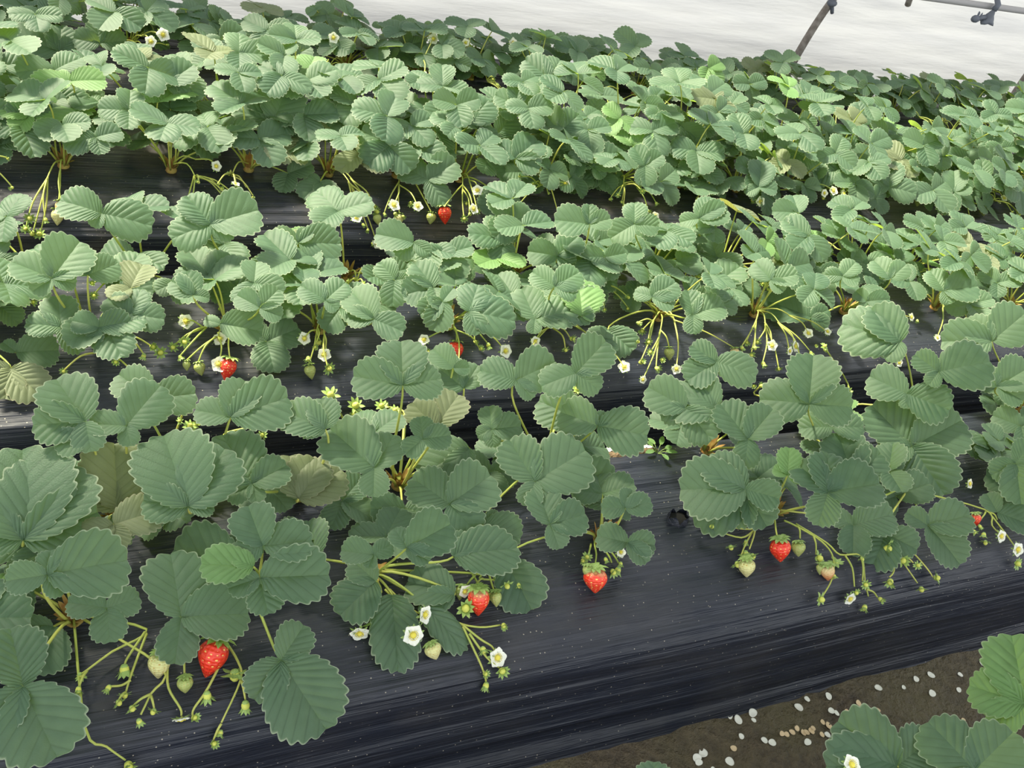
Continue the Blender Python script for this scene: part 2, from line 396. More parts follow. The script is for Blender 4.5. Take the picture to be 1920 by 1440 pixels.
def bez(a, b, c, d, n=9):
    out = []
    for i in range(n):
        t = i / (n - 1); u = 1 - t
        out.append(a * u ** 3 + b * 3 * u * u * t + c * 3 * u * t * t + d * t ** 3)
    return out

# ------------------------------------------------------------------ plants
class Plant:
    def __init__(s, x, y, z=None):
        s.pos = Vector((x, y, (bed_z(y) if z is None else z))); s.root = link('strawberry_plant', None); s.root.location = s.pos
        s.items = []; s.nleaf = 0
        mb = MB(); rng = random.Random(int(x * 1000) + int(y * 977))
        n = 15
        mb.ball(Vector((0, 0, .002)), .016, .016, .016, nu=10, nv=6)
        for i in range(n):
            a = 2 * PI * i / n + rng.uniform(-.3, .3); o = Vector((math.cos(a), math.sin(a), 0))
            mb.blade(o * .010 + Vector((0, 0, .012)), o * rng.uniform(.012, .040) + Vector((0, 0, rng.uniform(.022, .055))), o * -.5 + Vector((0, 0, 1)), rng.uniform(.003, .007))
        link('crown', mb.mesh('crown', [M_CROWN]), s.root)
    def leaf(s, J, tips, nrm, kind='g', rw=1.0, thin=1.0):
        """J: where the three leaflets meet; tips: their ends (world)."""
        J = J - s.pos; tips = [t - s.pos for t in tips]; s.nleaf += 1
        cen = Vector((0, 0, 0))
        for t in tips: cen += (t - J)
        flat = Vector((J.x, J.y, 0)); o = flat.normalized() if flat.length > .01 else Vector((R(-1, 1), R(-1, 1), 0)).normalized()
        back = (-cen).normalized() if cen.length > .02 else -nrm
        a = o * .012 + Vector((0, 0, .01)); L = (J - a).length
        c1 = a + (o * .25 + Vector((0, 0, .75))) * L * .45; c2 = J + (back * .45 - nrm * .75) * L * .30
        if c2.z < .012: c2.z = .012 + .3 * abs(J.z)
        mb = MB(); mb.tube(bez(a, c1, c2, J - nrm * .002, 10), .0031 * thin, .0021 * thin, 6)
        lf = link('leaf', mb.mesh('leaf', [M_STEM]), s.root)
        for t in tips:
            d = t - J; L = d.length; yd = d / L; zz = (nrm - yd * nrm.dot(yd)).normalized(); xd = yd.cross(zz)
            roll = R(-.18, .18); xr = xd * math.cos(roll) + zz * math.sin(roll); zr = xr.cross(yd)
            k = L * rw * R(.94, 1.06)
            mm = Matrix(((xr.x * k, yd.x * L, zr.x * L, J.x), (xr.y * k, yd.y * L, zr.y * L, J.y), (xr.z * k, yd.z * L, zr.z * L, J.z), (0, 0, 0, 1)))
            me = random.choice(LSET[kind])
            link('leaflet', me, lf, mm)
        return lf
    def wild_leaf(s, az, el, plen, L, kind='g', face=None):
        o = Vector((math.cos(az), math.sin(az), 0)); zv = Vector((0, 0, 1))
        J = s.pos + o * plen * math.cos(el) + zv * (plen * math.sin(el) + .015)
        n = (zv * R(.75, 1.1) + o * R(-.1, .5) * math.cos(el) + Vector((R(-.25, .25), R(-.25, .25), 0)) + (face or Vector((0, 0, 0)))).normalized()
        t = (o - n * o.dot(n)).normalized(); side = n.cross(t)
        sp = R(1.35, 1.9); tips = []
        for q, f in ((0, 1.0), (sp, .93), (-sp * R(.9, 1.1), .93)):
            dv = t * math.cos(q) + side * math.sin(q); tips.append(J + (dv * R(.92, 1.08) + n * R(-.12, .22)) * L * f)
        pts = [J] + tips + [J.lerp(p, .55) for p in tips]
        for p in pts:
            x, y = seen_px(p)
            if any(abs(x - a) < e and abs(y - c) < e for a, c, e in KEEP): return None
        lowest = min([J.z] + [p.z for p in tips]); gz = max(bed_z(p.y) for p in tips + [J]) if s.pos.z > .1 else 0
        if lowest < gz + .025:
            up_ = Vector((0, 0, gz + .025 - lowest)); J += up_; tips = [p + up_ for p in tips]
        return s.leaf(J, tips, n, kind)
    def fill(s, n, lo=.10, hi=.20, L=(.078, .108), elr=(.45, 1.35), yellowish=.05, olive=.04, face=None, back=False):
        a0 = R(0, 6.28)
        for i in range(n):
            u = (i + .5) / n; el = elr[1] - (elr[1] - elr[0]) * u + R(-.12, .12)
            k = 'y' if random.random() < yellowish else ('o' if random.random() < olive else 'g')
            az = a0 + i * 2.39996 + R(-.3, .3)
            if back == 'hard' and math.sin(az) < .15: az = PI / 2 + R(-1.2, 1.2)
            elif back and el < .95 and math.sin(az) < -.25 and random.random() < .75: az = -az
            for _ in range(5):
                if s.wild_leaf(az, el, R(lo, hi) * (.85 + .3 * math.sin(el)), R(*L) * (1 - .22 * (i > n * .75)), k, face): break
                az += R(.6, 1.6)
PLANTS = []

# fruit and flower shapes
def calyx_mb(mb, r, droop, m=0, n=10, lift=0.0):
    for i in range(n):
        a = 2 * PI * i / n + R(-.1, .1); o = Vector((math.cos(a), math.sin(a), 0))
        mb.blade(o * r * .12 + Vector((0, 0, lift)), o * r * R(.85, 1.15) + Vector((0, 0, lift + droop * r * R(.7, 1.3))), Vector((0, 0, 1)), r * .20, m, .4, 4)
def berry_mesh(mtl, wide, bl):
    mb = MB(); nu, nv = 22, 16; uvs = []
    for i in range(nv + 1):
        u = i / nv; rr = wide * (math.sin(PI * min(1, (u * .93 + .07))) ** .62) * (1 - .62 * u ** 1.35) * 1.22
        if i == 0: rr = wide * .15
        if i == nv: rr = .001
        for j in range(nu):
            q = 2 * PI * j / nu; k = 1 + bl * math.cos(2 * q) + .03 * math.sin(3 * q + 5 * u)
            mb.v.append(Vector((rr * k * math.cos(q), rr * math.sin(q), -u + .06 * (1 - u) * math.cos(q) * 0))); uvs.append((j, u))
    for i in range(nv):
        for j in range(nu): mb.f.append((i * nu + j, (i + 1) * nu + j, (i + 1) * nu + (j + 1) % nu, i * nu + (j + 1) % nu)); mb.m.append(0)
    me = mb.mesh('strawberry', [mtl]); ul = me.uv_layers.new(name='UVMap')
    for f_ in me.polygons:
        jj = [uvs[me.loops[l].vertex_index][0] for l in f_.loop_indices]; wrap = max(jj) - min(jj) > 2
        for l in f_.loop_indices:
            q, u = uvs[me.loops[l].vertex_index]; q = q + nu if wrap and q == 0 else q
            ul.data[l].uv = (q / nu * 13, u * 9)
    return me
BERRY = {k: [berry_mesh(m, w_, bl) for w_, bl in ((.40, .05), (.44, .09), (.37, .02))] for k, m in
         (('red', M_RIPE), ('deep', M_RIPE2), ('pink', M_PINK), ('green', M_GREEN), ('pale', M_PALE))}
CALYX = []
for i in range(3):
    mb = MB(); calyx_mb(mb, .46, R(-.25, .15), 0, 10, .03); mb.ball(Vector((0, 0, .03)), .10, .10, .05, nu=8, nv=4); CALYX.append(mb.mesh('calyx', [M_SEPAL]))
def flower_mesh():
    mb = MB()
    for i in range(5):
        a = 2 * PI * i / 5 + R(-.12, .12); o = Vector((math.cos(a), math.sin(a), 0)); sd = Vector((-o.y, o.x, 0)); b = len(mb.v); Lp = R(.92, 1.05); cup = R(.15, .4)
        for iu in range(6):
            u = iu / 5; hw = .46 * math.sin(PI * (u * .80 + .10)) ** .7 * (1 if u < .95 else .75)
            for iv in range(5):
                v = (iv - 2) / 2; notch = -.06 * (1 - abs(v)) * u ** 6 - .16 * v * v * u
                mb.v.append(o * (.14 + (.86 * u + notch) * Lp) + sd * hw * v + Vector((0, 0, cup * u * u * .6 + .08 * v * v + .02 * math.sin(7 * u + i))))
        for iu in range(5):
            for iv in range(4):
                q = b + iu * 5 + iv; mb.f.append((q, q + 5, q + 6, q + 1)); mb.m.append(0)
    for i in range(10):
        a = 2 * PI * (i + .5) / 10; o = Vector((math.cos(a), math.sin(a), 0)); mb.blade(o * .1 + Vector((0, 0, -.05)), o * R(.85, 1.05) + Vector((0, 0, R(-.25, 0))), Vector((0, 0, 1)), .16, 1, .2, 4)
    return mb.mesh('flower', [M_PETAL, M_SEPAL])
FLOWER = [flower_mesh() for i in range(4)]
mb = MB(); mb.ball(Vector((0, 0, .14)), .27, .27, .24, 0, 14, 8)
for i in range(16):
    a = 2 * PI * i / 16; o = Vector((math.cos(a), math.sin(a), 0)); mb.tube([o * .2 + Vector((0, 0, .08)), o * .36 + Vector((0, 0, .22))], .02, .02, 4); mb.ball(o * .38 + Vector((0, 0, .25)), .05, .05, .05, 0, 6, 4)
CENTER = mb.mesh('flower_center', [M_YELLOW])
def bud_mesh(openness):
    mb = MB(); mb.ball(Vector((0, 0, .25)), .36, .36, .42, 1, 10, 6); mb.ball(Vector((0, 0, .0)), .30, .30, .22, 0, 8, 5)
    for i in range(9):
        a = 2 * PI * i / 9 + R(-.2, .2); o = Vector((math.cos(a), math.sin(a), 0)); e = openness + R(-.25, .25)
        mb.blade(o * .2, o * (.25 + .75 * math.sin(e)) + Vector((0, 0, .15 + .85 * math.cos(e))), Vector((0, 0, 1)) - o * .3, .18, 0, .3, 4)
    return mb.mesh('bud', [M_SEPAL, M_BUDCORE])
BUD = [bud_mesh(q) for q in (.5, .9, 1.3, 1.7, .7)]

def frame(z, spin=None):
    z = z.normalized(); x = z.orthogonal().normalized(); y = z.cross(x); q = R(0, 6.28) if spin is None else spin
    return Matrix((x * math.cos(q) + y * math.sin(q), y * math.cos(q) - x * math.sin(q), z)).transposed()
def put(plant, name, me, p, axis, size, lab=None):
    m = frame(axis).to_4x4() @ Matrix.Diagonal((size, size, size, 1)); m.translation = p - plant.pos
    o = link(name, me, plant.root, m)
    if lab: o['label'] = lab
    return o
def add_item(plant, kind, p, axis, size):
    """axis: flowers and buds face along it; a berry's tip points along it"""
    plant.items.append(kind)
    if kind in BERRY:
        o = put(plant, 'strawberry', random.choice(BERRY[kind]), p, -axis, size, {'red': 'ripe red strawberry', 'deep': 'ripe deep red strawberry', 'pink': 'half-ripe strawberry', 'green': 'unripe green strawberry', 'pale': 'pale unripe strawberry'}[kind])
        link('calyx', random.choice(CALYX), o)
    elif kind == 'flower':
        o = put(plant, 'flower', random.choice(FLOWER), p, axis, size, 'open white flower'); link('flower_center', CENTER, o)
    else: o = put(plant, 'bud', random.choice(BUD), p, axis, size)
    return o
def stalk(plant, paths, r=.0021):
    mb = MB()
    for pts in paths:
        pts = [p - plant.pos for p in pts]
        if len(pts) == 2: pts = [pts[0], pts[0].lerp(pts[1], .5) + Vector((0, 0, .006)), pts[1]]
        # smooth
        sm = []
        for i in range(len(pts) - 1):
            p0, p1, p2, p3 = pts[max(i - 1, 0)], pts[i], pts[i + 1], pts[min(i + 2, len(pts) - 1)]
            for q in range(4):
                t = q / 4; sm.append(.5 * ((2 * p1) + (p2 - p0) * t + (2 * p0 - 5 * p1 + 4 * p2 - p3) * t * t + (3 * p1 - p0 - 3 * p2 + p3) * t ** 3))
        sm.append(pts[-1]); mb.tube(sm, r * 1.2, r * .8, 6)
    return link('flower_stalk', mb.mesh('flower_stalk', [M_STEM]), plant.root)
def nearest(p, rows=None):
    return min((q for q in PLANTS if rows is None or q.row in rows), key=lambda q: (q.pos - p).length)
def wild_truss(plant, az, reach, nb, berries=(), flowers=1):
    """a flower stalk that arches out of the crown and droops over the film"""
    o = Vector((math.cos(az), math.sin(az), 0)); g = lambda p, h: Vector((p.x, p.y, max(p.z, bed_z(p.y) + h)))
    a = plant.pos + Vector((0, 0, .02)); b = g(plant.pos + o * reach * .5 + Vector((0, 0, .07)), .03); c = g(plant.pos + o * reach * .8 + Vector((0, 0, .05)), .03)
    paths = [[a, b, c]]; kinds = ['bud'] * nb + ['flower'] * flowers + list(berries); random.shuffle(kinds); out = []
    for k in kinds:
        e = plant.pos + o * reach * R(.8, 1.3) + Vector((R(-.08, .08), R(-.06, .06), 0)); h = R(.02, .09) if k not in BERRY else .034
        e.z = bed_z(e.y) + h; m = c.lerp(e, .5) + Vector((0, 0, .018)); st = b.lerp(c, R(.75, 1)); paths.append([st, g(m, .02), e])
        if k in BERRY: out.append((k, e, Vector((R(-.3, .3), -.5, -.8)), R(.030, .042)))
        elif k == 'flower': out.append((k, e, Vector((R(-.4, .4), R(-.8, .1), .7)), R(.013, .016)))
        else: out.append((k, e, Vector((R(-.6, .6), R(-.8, .3), R(-.2, .8))), R(.009, .013)))
    stalk(plant, paths)
    for q in out: add_item(plant, *q)
#@@DATA@@
# ------------------------------------------------------------------ where the plants stand
def plant(px, py, bed, row, dy=0.0):
    p = at_z(px, py, .276); y = bed * PITCH + (.945, 1.165)[row] + dy
    q = Plant(p.x, y); q.row = (bed, row); q.mark = ''; PLANTS.append(q); return q
def plant_x(x, bed, row, dy=0.0):
    q = Plant(x, bed * PITCH + (.945, 1.165)[row] + dy); q.row = (bed, row); q.mark = ''; PLANTS.append(q); return q
# nearest bed: front row, back row
for px, py in ((-150, 1245), (140, 1190), (465, 1135), (695, 1092), (1118, 1005), (1440, 960), (1690, 925), (1890, 900), (2090, 870)): plant(px, py, 1 - 1, 0)
for px, py in ((60, 1010), (215, 985), (375, 962), (560, 938), (750, 915), (1010, 862), (1320, 835), (1520, 815), (1710, 795), (1900, 775), (2080, 755)): plant(px, py, 0, 1)
# second bed
for px, py in ((-70, 648), (175, 640), (430, 633), (600, 625), (845, 625), (1030, 615), (1240, 610), (1420, 602), (1590, 596), (1760, 590), (1900, 585), (2040, 578), (2170, 570)): plant(px, py, 1, 0)
for x in (-.42, -.17, .08, .33, .56, .80, 1.06, 1.32, 1.58, 1.86, 2.14, 2.42, 2.70, 2.96, 3.22): plant_x(x + R(-.03, .03), 1, 1)
# third bed
for x in (-.36, -.10, .18, .40, .64, .86, 1.07, 1.36, 1.68, 1.94, 2.2, 2.46, 2.72, 3.0, 3.28, 3.54, 3.8, 4.06): plant_x(x, 2, 0, R(-.012, .012))
for x in (-.38, -.12, .14, .36, .56, .80, 1.05, 1.30, 1.55, 1.80, 2.05, 2.3, 2.55, 2.82, 3.1, 3.4, 3.7, 3.98, 4.26): plant_x(x, 2, 1, R(-.012, .012))
# last bed
for i in range(24): plant_x(-.40 + .25 * i + R(-.03, .03), 3, 0, R(-.015, .015))
for i in range(25): plant_x(-.40 + .26 * i + R(-.03, .03), 3, 1, R(-.015, .015))
# bed at the photographer's feet
for px, py in ((1683, 1436), (1835, 1445), (1960, 1330), (1225, 1500)):
    p = at_z(px, py, .42); q = Plant(p.x, .17); q.row = (-1, 0); q.mark = ''; PLANTS.append(q)

def HL(rows, jx, jy, *tips, r=.16, k='g', f=.55, rw=1.0):
    """a leaf seen in the photo: junction pixel and leaflet tips, set on the dome of leaves of the plant it grows from"""
    d = ray(jx, jy); best = None
    for q in PLANTS:
        if q.row not in rows: continue
        c = q.pos + Vector((0, 0, .03)); t = (c - CAM).dot(d); dist = (CAM + d * t - c).length
        if best is None or dist < best[0]: best = (dist, t, q)
    dist, t, q = best
    J = CAM + d * (t - math.sqrt(max(0, r * r - dist * dist)))
    while J.z < bed_z(J.y) + .03 and J.z < .5: J -= d * .01
    to = (CAM - J).normalized(); n = (Vector((0, 0, 1)) * (1 - f) + to * f + Vector((R(-.08, .08), R(-.08, .08), 0))).normalized()
    T = []
    for (x, y) in tips:
        e = ray(x, y); den = e.dot(n); p = CAM + e * ((J - CAM).dot(n) / den); v = p - J
        L = v.length
        if L > .165: v *= .165 / L
        p = J + v; g = bed_z(p.y) + .02
        if p.z < g: p = CAM + (p - CAM) * ((HC - g) / (HC - p.z))
        T.append(p)
    q.leaf(J, T, n, k, rw)
B0 = ((0, 0), (0, 1)); BF = ((0, 0),); BB = ((0, 1),); S = ((1, 0), (1, 1)); SF = ((1, 0),)
# --- nearest bed, front row
HL(BF, 340, 1157, (320, 1037), (467, 1147), (328, 1245), r=.15, rw=.92)
HL(B0, 88, 1078, (10, 1088), (120, 1112), (240, 1045), (95, 1032))
HL(BF, 487, 1083, (427, 1103), (503, 1152), (617, 1078))
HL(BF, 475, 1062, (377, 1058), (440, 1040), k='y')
HL(B0, 493, 1023, (465, 948), (585, 1015), (433, 1042))
HL(BF, 200, 1140, (127, 1127), (262, 1120), (207, 1203), r=.10)
HL(BF, 43, 1287, (20, 1172), (105, 1418), (-15, 1365), r=.19)
HL(BF, 527, 1238, (478, 1312), (570, 1172), (612, 1368), r=.19, f=.7)
HL(B0, 445, 1058, (325, 1030), r=.05)
HL(BF, 100, 1175, (68, 1262), (30, 1190), r=.04)
HL(BF, 705, 1090, (637, 1152), (660, 1050), r=.06)
HL(BF, 735, 1115, (748, 1255), r=.03, f=.7, rw=.62)
HL(BF, 790, 1128, (873, 1215), r=.03, f=.25, rw=.5)
HL(BF, 852, 1115, (765, 1085), (800, 1130), r=.05)
HL(B0, 850, 1043, (972, 1022), (880, 1000), r=.08, f=.35, rw=.85)
HL(BF, 948, 1052, (997, 1140), r=.10, f=.75)
HL(BF, 700, 1040, (640, 1030), (735, 1020), (690, 1065), r=.12)
HL(B0, 763, 1027, (740, 990), (845, 982), (805, 1052), r=.17)
HL(B0, 843, 945, (773, 893), (923, 888), (895, 998), r=.17)
HL(B0, 907, 985, (977, 1008), (940, 965), r=.10)
HL(B0, 1032, 983, (1008, 915), (1100, 962), (1050, 1028), r=.15)
HL(BF, 1172, 952, (1128, 952), (1222, 940), (1187, 918), r=.11)
HL(BF, 1177, 1017, (1120, 1003), (1228, 1022), (1213, 1055), r=.08)
HL(BF, 1397, 917, (1328, 858), (1277, 915), (1462, 935), r=.17)
HL(BF, 1400, 925, (1300, 968), (1378, 985), (1440, 985), r=.13)
HL(BF, 1553, 923, (1553, 848), (1496, 865), (1652, 903), (1535, 982), r=.18)
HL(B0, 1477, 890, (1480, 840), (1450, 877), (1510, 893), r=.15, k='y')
HL(BF, 1600, 900, (1572, 812), (1650, 850), r=.10)
HL(B0, 1710, 837, (1634, 760), (1808, 785), (1772, 927), (1650, 852), r=.18)
HL(BF, 1680, 930, (1745, 905), (1620, 950), r=.07)
HL(BF, 1600, 985, (1560, 965), (1680, 960), (1600, 1040), r=.09)
HL(BF, 1740, 985, (1805, 1055), (1700, 960), (1820, 965), r=.15, k='g')
HL(BF, 1660, 1000, (1640, 1060), (1720, 1030), r=.07)
HL(BF, 1905, 870, (1860, 890), (1915, 945), (1930, 830), r=.15)
HL(BF, 1870, 960, (1935, 985), (1850, 925), r=.07)
# --- nearest bed, back row
HL(BB, 43, 1013, (40, 825), (185, 958), (-60, 985), (125, 865), r=.19, f=.65)
HL(BB, 160, 790, (105, 710), (62, 797), (170, 845), r=.22)
HL(BB, 237, 798, (302, 720), (168, 795), (245, 835), r=.21)
HL(BB, 285, 748, (222, 700), (367, 738), (300, 790), r=.20)
HL(BB, 163, 823, (128, 798), (102, 833), (187, 822), r=.20)
HL(BB, 432, 782, (460, 710), (540, 745), (366, 768), r=.20, k='g', f=.45)
HL(BB, 473, 907, (418, 813), (538, 872), (424, 930), (482, 942), r=.17)
HL(BB, 353, 950, (305, 812), (420, 838), (268, 937), (402, 952), r=.19, f=.65)
HL(BB, 222, 955, (213, 832), (165, 905), r=.12, k='o', f=.6)
HL(BB, 213, 983, (302, 955), (230, 1025), (155, 1010), r=.17, k='o')
HL(BB, 560, 935, (545, 850), (640, 880), (590, 860), r=.09, k='o')
HL(BB, 610, 805, (530, 765), (602, 745), (562, 803), r=.19)
HL(BB, 755, 722, (753, 635), (662, 705), (828, 708), r=.26, f=.6)
HL(BB, 870, 728, (805, 675), (897, 683), r=.22)
HL(BB, 850, 690, (813, 652), (880, 690), r=.18)
HL(BB, 968, 713, (900, 692), (1042, 678), (1000, 745), r=.24)
HL(BB, 1080, 700, (1135, 640), (1125, 730), (1015, 722), r=.25, f=.6)
HL(BB, 817, 802, (773, 755), (860, 735), r=.15, k='o', f=.6)
HL(BB, 793, 823, (788, 780), (846, 815), (760, 850), r=.18)
HL(BB, 922, 805, (917, 760), (978, 797), (895, 817), (925, 838), r=.19)
HL(BB, 702, 877, (618, 803), (738, 815), (700, 930), r=.18)
HL(BB, 880, 840, (788, 888), (850, 900), r=.08)
HL(BB, 917, 885, (868, 860), (972, 888), (935, 928), r=.12)
HL(B0, 1003, 903, (955, 825), (1100, 842), (988, 948), r=.18)
HL(B0, 1070, 915, (1155, 888), (1120, 930), (1080, 870), r=.10)
HL(BB, 1120, 798, (1215, 815), (1050, 770), (1140, 775), r=.17)
HL(BB, 1090, 790, (1010, 748), (1075, 815), r=.10)
HL(BB, 1343, 678, (1296, 648), (1420, 702), (1288, 715), r=.23)
HL(BB, 1345, 765, (1287, 708), (1250, 750), r=.17)
HL(BB, 1403, 823, (1350, 758), (1450, 767), (1397, 875), r=.19)
HL(BB, 1517, 757, (1527, 662), (1425, 747), (1600, 762), r=.23, f=.62)
HL(BB, 1285, 765, (1335, 825), (1215, 725), (1240, 780), r=.20)
HL(BB, 1690, 640, (1573, 600), (1633, 578), (1660, 672), r=.25)
HL(BB, 1760, 697, (1715, 665), (1860, 675), (1742, 722), r=.22)
HL(BB, 1860, 640, (1812, 600), (1925, 585), (1765, 640), r=.25)
HL(BB, 1870, 725, (1842, 690), (1935, 685), (1920, 750), r=.20)
HL(BB, 1700, 738, (1630, 705), (1782, 768), (1700, 765), r=.19)
HL(BB, 1915, 800, (1862, 778), (1925, 850), (1960, 770), r=.18)
HL(BB, 1560, 800, (1500, 800), (1620, 800), r=.08); HL(BB, 1800, 820, (1850, 850), (1760, 780), r=.08)
# --- bed at the photographer's feet
BZ = ((-1, 0),)
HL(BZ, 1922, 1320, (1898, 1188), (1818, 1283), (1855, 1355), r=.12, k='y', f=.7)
HL(BZ, 1683, 1436, (1570, 1352), (1748, 1383), (1548, 1436), r=.12, f=.6)
HL(BZ, 1827, 1445, (1742, 1350), (1900, 1372), (1790, 1500), r=.12, f=.6)
HL(BZ, 1225, 1500, (1225, 1428), (1160, 1470), (1290, 1480), r=.10)
# --- second bed
HL(SF, 97, 522, (150, 452), (22, 490), (143, 530), (60, 545), r=.21)
HL(SF, 165, 515, (222, 492), (130, 495), (150, 480), r=.18)
HL(SF, 245, 540, (268, 488), (205, 560), r=.15, k='o', f=.3)
HL(SF, 245, 590, (308, 597), (262, 540), (200, 560), r=.15)
HL(SF, 115, 613, (48, 605), (108, 555), (152, 657), r=.13)
HL(SF, 185, 613, (135, 600), (247, 600), (172, 642), r=.15)
HL(SF, 362, 553, (320, 525), (350, 508), (393, 557), r=.17)
HL(S, 448, 555, (400, 480), (460, 515), (395, 545), r=.16)
HL(SF, 487, 577, (443, 552), (522, 543), (528, 592), r=.18)
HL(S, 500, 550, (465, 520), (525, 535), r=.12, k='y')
HL(SF, 413, 607, (383, 598), (440, 612), (492, 620), r=.10)
HL(SF, 610, 563, (563, 533), (648, 528), (632, 582), r=.18)
HL(SF, 500, 640, (515, 695), (470, 610), (560, 615), r=.06)
HL(SF, 700, 598, (658, 540), (652, 592), (757, 622), r=.16)
HL(SF, 740, 525, (712, 490), (735, 573), (768, 522), r=.20)
HL(SF, 830, 565, (815, 617), (788, 588), (850, 540), r=.14)
HL(SF, 880, 585, (897, 530), (898, 625), (968, 598), r=.16, f=.4)
HL(SF, 1003, 598, (978, 540), (1080, 578), (1000, 625), r=.16)
HL(SF, 1040, 537, (998, 508), (1088, 508), (1082, 552), r=.20)
HL(SF, 1092, 592, (1085, 518), (1115, 600), r=.16, k='y', f=.2)
HL(SF, 1140, 618, (1187, 657), (1110, 640), r=.08)
HL(SF, 1223, 557, (1268, 527), (1190, 545), (1265, 570), r=.19)
HL(S, 1340, 535, (1303, 508), (1388, 495), (1385, 560), r=.20)
HL(SF, 1300, 590, (1290, 545), (1360, 568), (1300, 625), r=.18)
HL(SF, 1445, 525, (1415, 490), (1495, 515), (1470, 545), r=.20)
HL(SF, 1520, 595, (1430, 555), (1555, 580), (1555, 610), r=.14)
HL(SF, 1580, 518, (1605, 490), (1545, 515), (1610, 530), r=.19)
HL(SF, 1625, 565, (1605, 545), (1670, 560), (1615, 580), r=.16)
HL(SF, 1670, 522, (1640, 485), (1700, 495), (1650, 515), r=.19)
HL(SF, 1770, 545, (1745, 505), (1835, 535), (1780, 570), r=.19)
HL(SF, 1870, 530, (1840, 505), (1915, 520), (1870, 558), r=.19)
HL(S, 395, 420, (350, 365), (320, 445), (485, 393), (440, 440), r=.22)
HL(S, 190, 400, (110, 370), (285, 420), (175, 425), r=.24)
HL(S, 560, 455, (510, 440), (580, 430), (640, 455), r=.20)
HL(S, 775, 455, (705, 435), (805, 475), (745, 480), r=.22)
HL(S, 980, 422, (930, 430), (1035, 415), r=.22, f=.2)
HL(S, 1045, 480, (1085, 440), (990, 470), (1080, 495), r=.22)
HL(S, 1105, 420, (1040, 412), (1105, 383), (1145, 410), r=.24)
HL(S, 1190, 420, (1190, 378), (1145, 445), (1235, 425), r=.23)
HL(S, 1310, 410, (1345, 372), (1275, 415), (1365, 395), r=.23)
HL(S, 30, 660, (110, 655), (5, 640), r=.12); HL(SF, 20, 690, (75, 740), (10, 745), (-20, 690), r=.12, k='o')

# --- third and last bed
T0 = ((2, 0),); T1 = ((2, 0), (2, 1)); T2 = ((2, 1), (3, 0)); T3 = ((3, 0), (3, 1))
HL(T1, 513, 227, (540, 160), (438, 205), (562, 235), r=.22)
HL(T1, 380, 267, (427, 248), (343, 288), (395, 245), r=.18)
HL(T0, 180, 257, (118, 270), (228, 243), (190, 290), r=.17)
HL(T3, 187, 80, (180, 40), (238, 77), (138, 72), r=.18)
HL(T3, 113, 97, (115, 45), (20, 62), (140, 78), r=.20)
HL(T2, 313, 157, (362, 122), (266, 150), (355, 163), r=.20)
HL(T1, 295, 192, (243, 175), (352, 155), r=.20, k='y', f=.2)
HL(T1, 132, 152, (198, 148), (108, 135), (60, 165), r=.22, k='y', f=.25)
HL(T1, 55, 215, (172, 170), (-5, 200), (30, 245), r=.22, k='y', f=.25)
HL(T2, 415, 75, (385, 77), (456, 53), (425, 100), r=.18)
HL(T2, 547, 105, (508, 80), (583, 88), (560, 118), r=.18)
HL(T1, 880, 230, (917, 185), (838, 203), (907, 222), r=.22)
HL(T1, 970, 198, (970, 158), (928, 178), (1012, 202), r=.22)
HL(T1, 1050, 247, (1013, 203), (1087, 213), (1050, 268), r=.22)
HL(T0, 803, 337, (750, 308), (855, 303), (835, 382), r=.16)
HL(T0, 967, 297, (933, 268), (1010, 258), (1012, 317), r=.19)
HL(T0, 1113, 313, (1077, 286), (1162, 288), (1133, 332), r=.17)
HL(T0, 1210, 310, (1188, 275), (1242, 290), (1210, 348), r=.17)
HL(T0, 933, 370, (976, 378), (913, 402), (900, 362), r=.10)
HL(T0, 600, 340, (578, 330), (620, 375), (570, 370), r=.10)
HL(T0, 540, 325, (585, 308), (530, 355), r=.12)
HL(T1, 653, 253, (692, 213), (608, 243), (712, 257), r=.20)
HL(T2, 717, 133, (720, 98), (678, 125), (747, 135), r=.20)
HL(T2, 853, 113, (818, 110), (872, 98), (882, 127), r=.18)
HL(T0, 1667, 350, (1670, 303), (1623, 350), (1720, 362), r=.20)
HL(T0, 1423, 350, (1430, 300), (1457, 357), (1398, 362), r=.19)
HL(T0, 1790, 360, (1790, 318), (1820, 350), (1768, 397), r=.20)
for jx, jy, *t in ((812, 55, (795, 45), (832, 42), (825, 58)), (715, 52, (698, 45), (733, 52)), (593, 18, (575, 25), (600, 10)), (1015, 75, (1000, 65), (1045, 68)), (1180, 100, (1165, 85), (1200, 100))): HL(((3, 1),), jx, jy, *t, r=.17)

# ------------------------------------------------------------------ flower stalks, flowers and fruit one can see
def lift(px, py, h): return on_bed(px, py, h)
def ST(rows, *paths, h=.022, r=.0021):
    P = [[lift(x, y, h) for x, y in pts] for pts in paths]
    q = nearest(P[0][0], rows)
    P[0] = [q.pos + Vector((0, 0, .02))] + P[0] if (q.pos - P[0][0]).length < .25 else P[0]
    stalk(q, P, r); return q
def IT(rows, kind, px, py, size, axis=None, h=.022, q=None, stem=False):
    p = lift(px, py, h)
    if kind in BERRY: KEEP.append((px, py, 38))
    elif kind == 'flower' and py > 590: KEEP.append((px, py, 24))
    q = q or nearest(p, rows)
    if axis is None:
        axis = {'flower': Vector((R(-.3, .3), R(-.9, -.3), .6)), 'bud': Vector((R(-.4, .4), R(-.9, -.1), R(-.5, .5)))}.get(kind, Vector((R(-.2, .2), -.62, -.75)))
    if kind in BERRY: p = p - axis.normalized() * size * .5
    add_item(q, kind, p, axis, size)
    if stem: q.ends = getattr(q, 'ends', []) + [p]
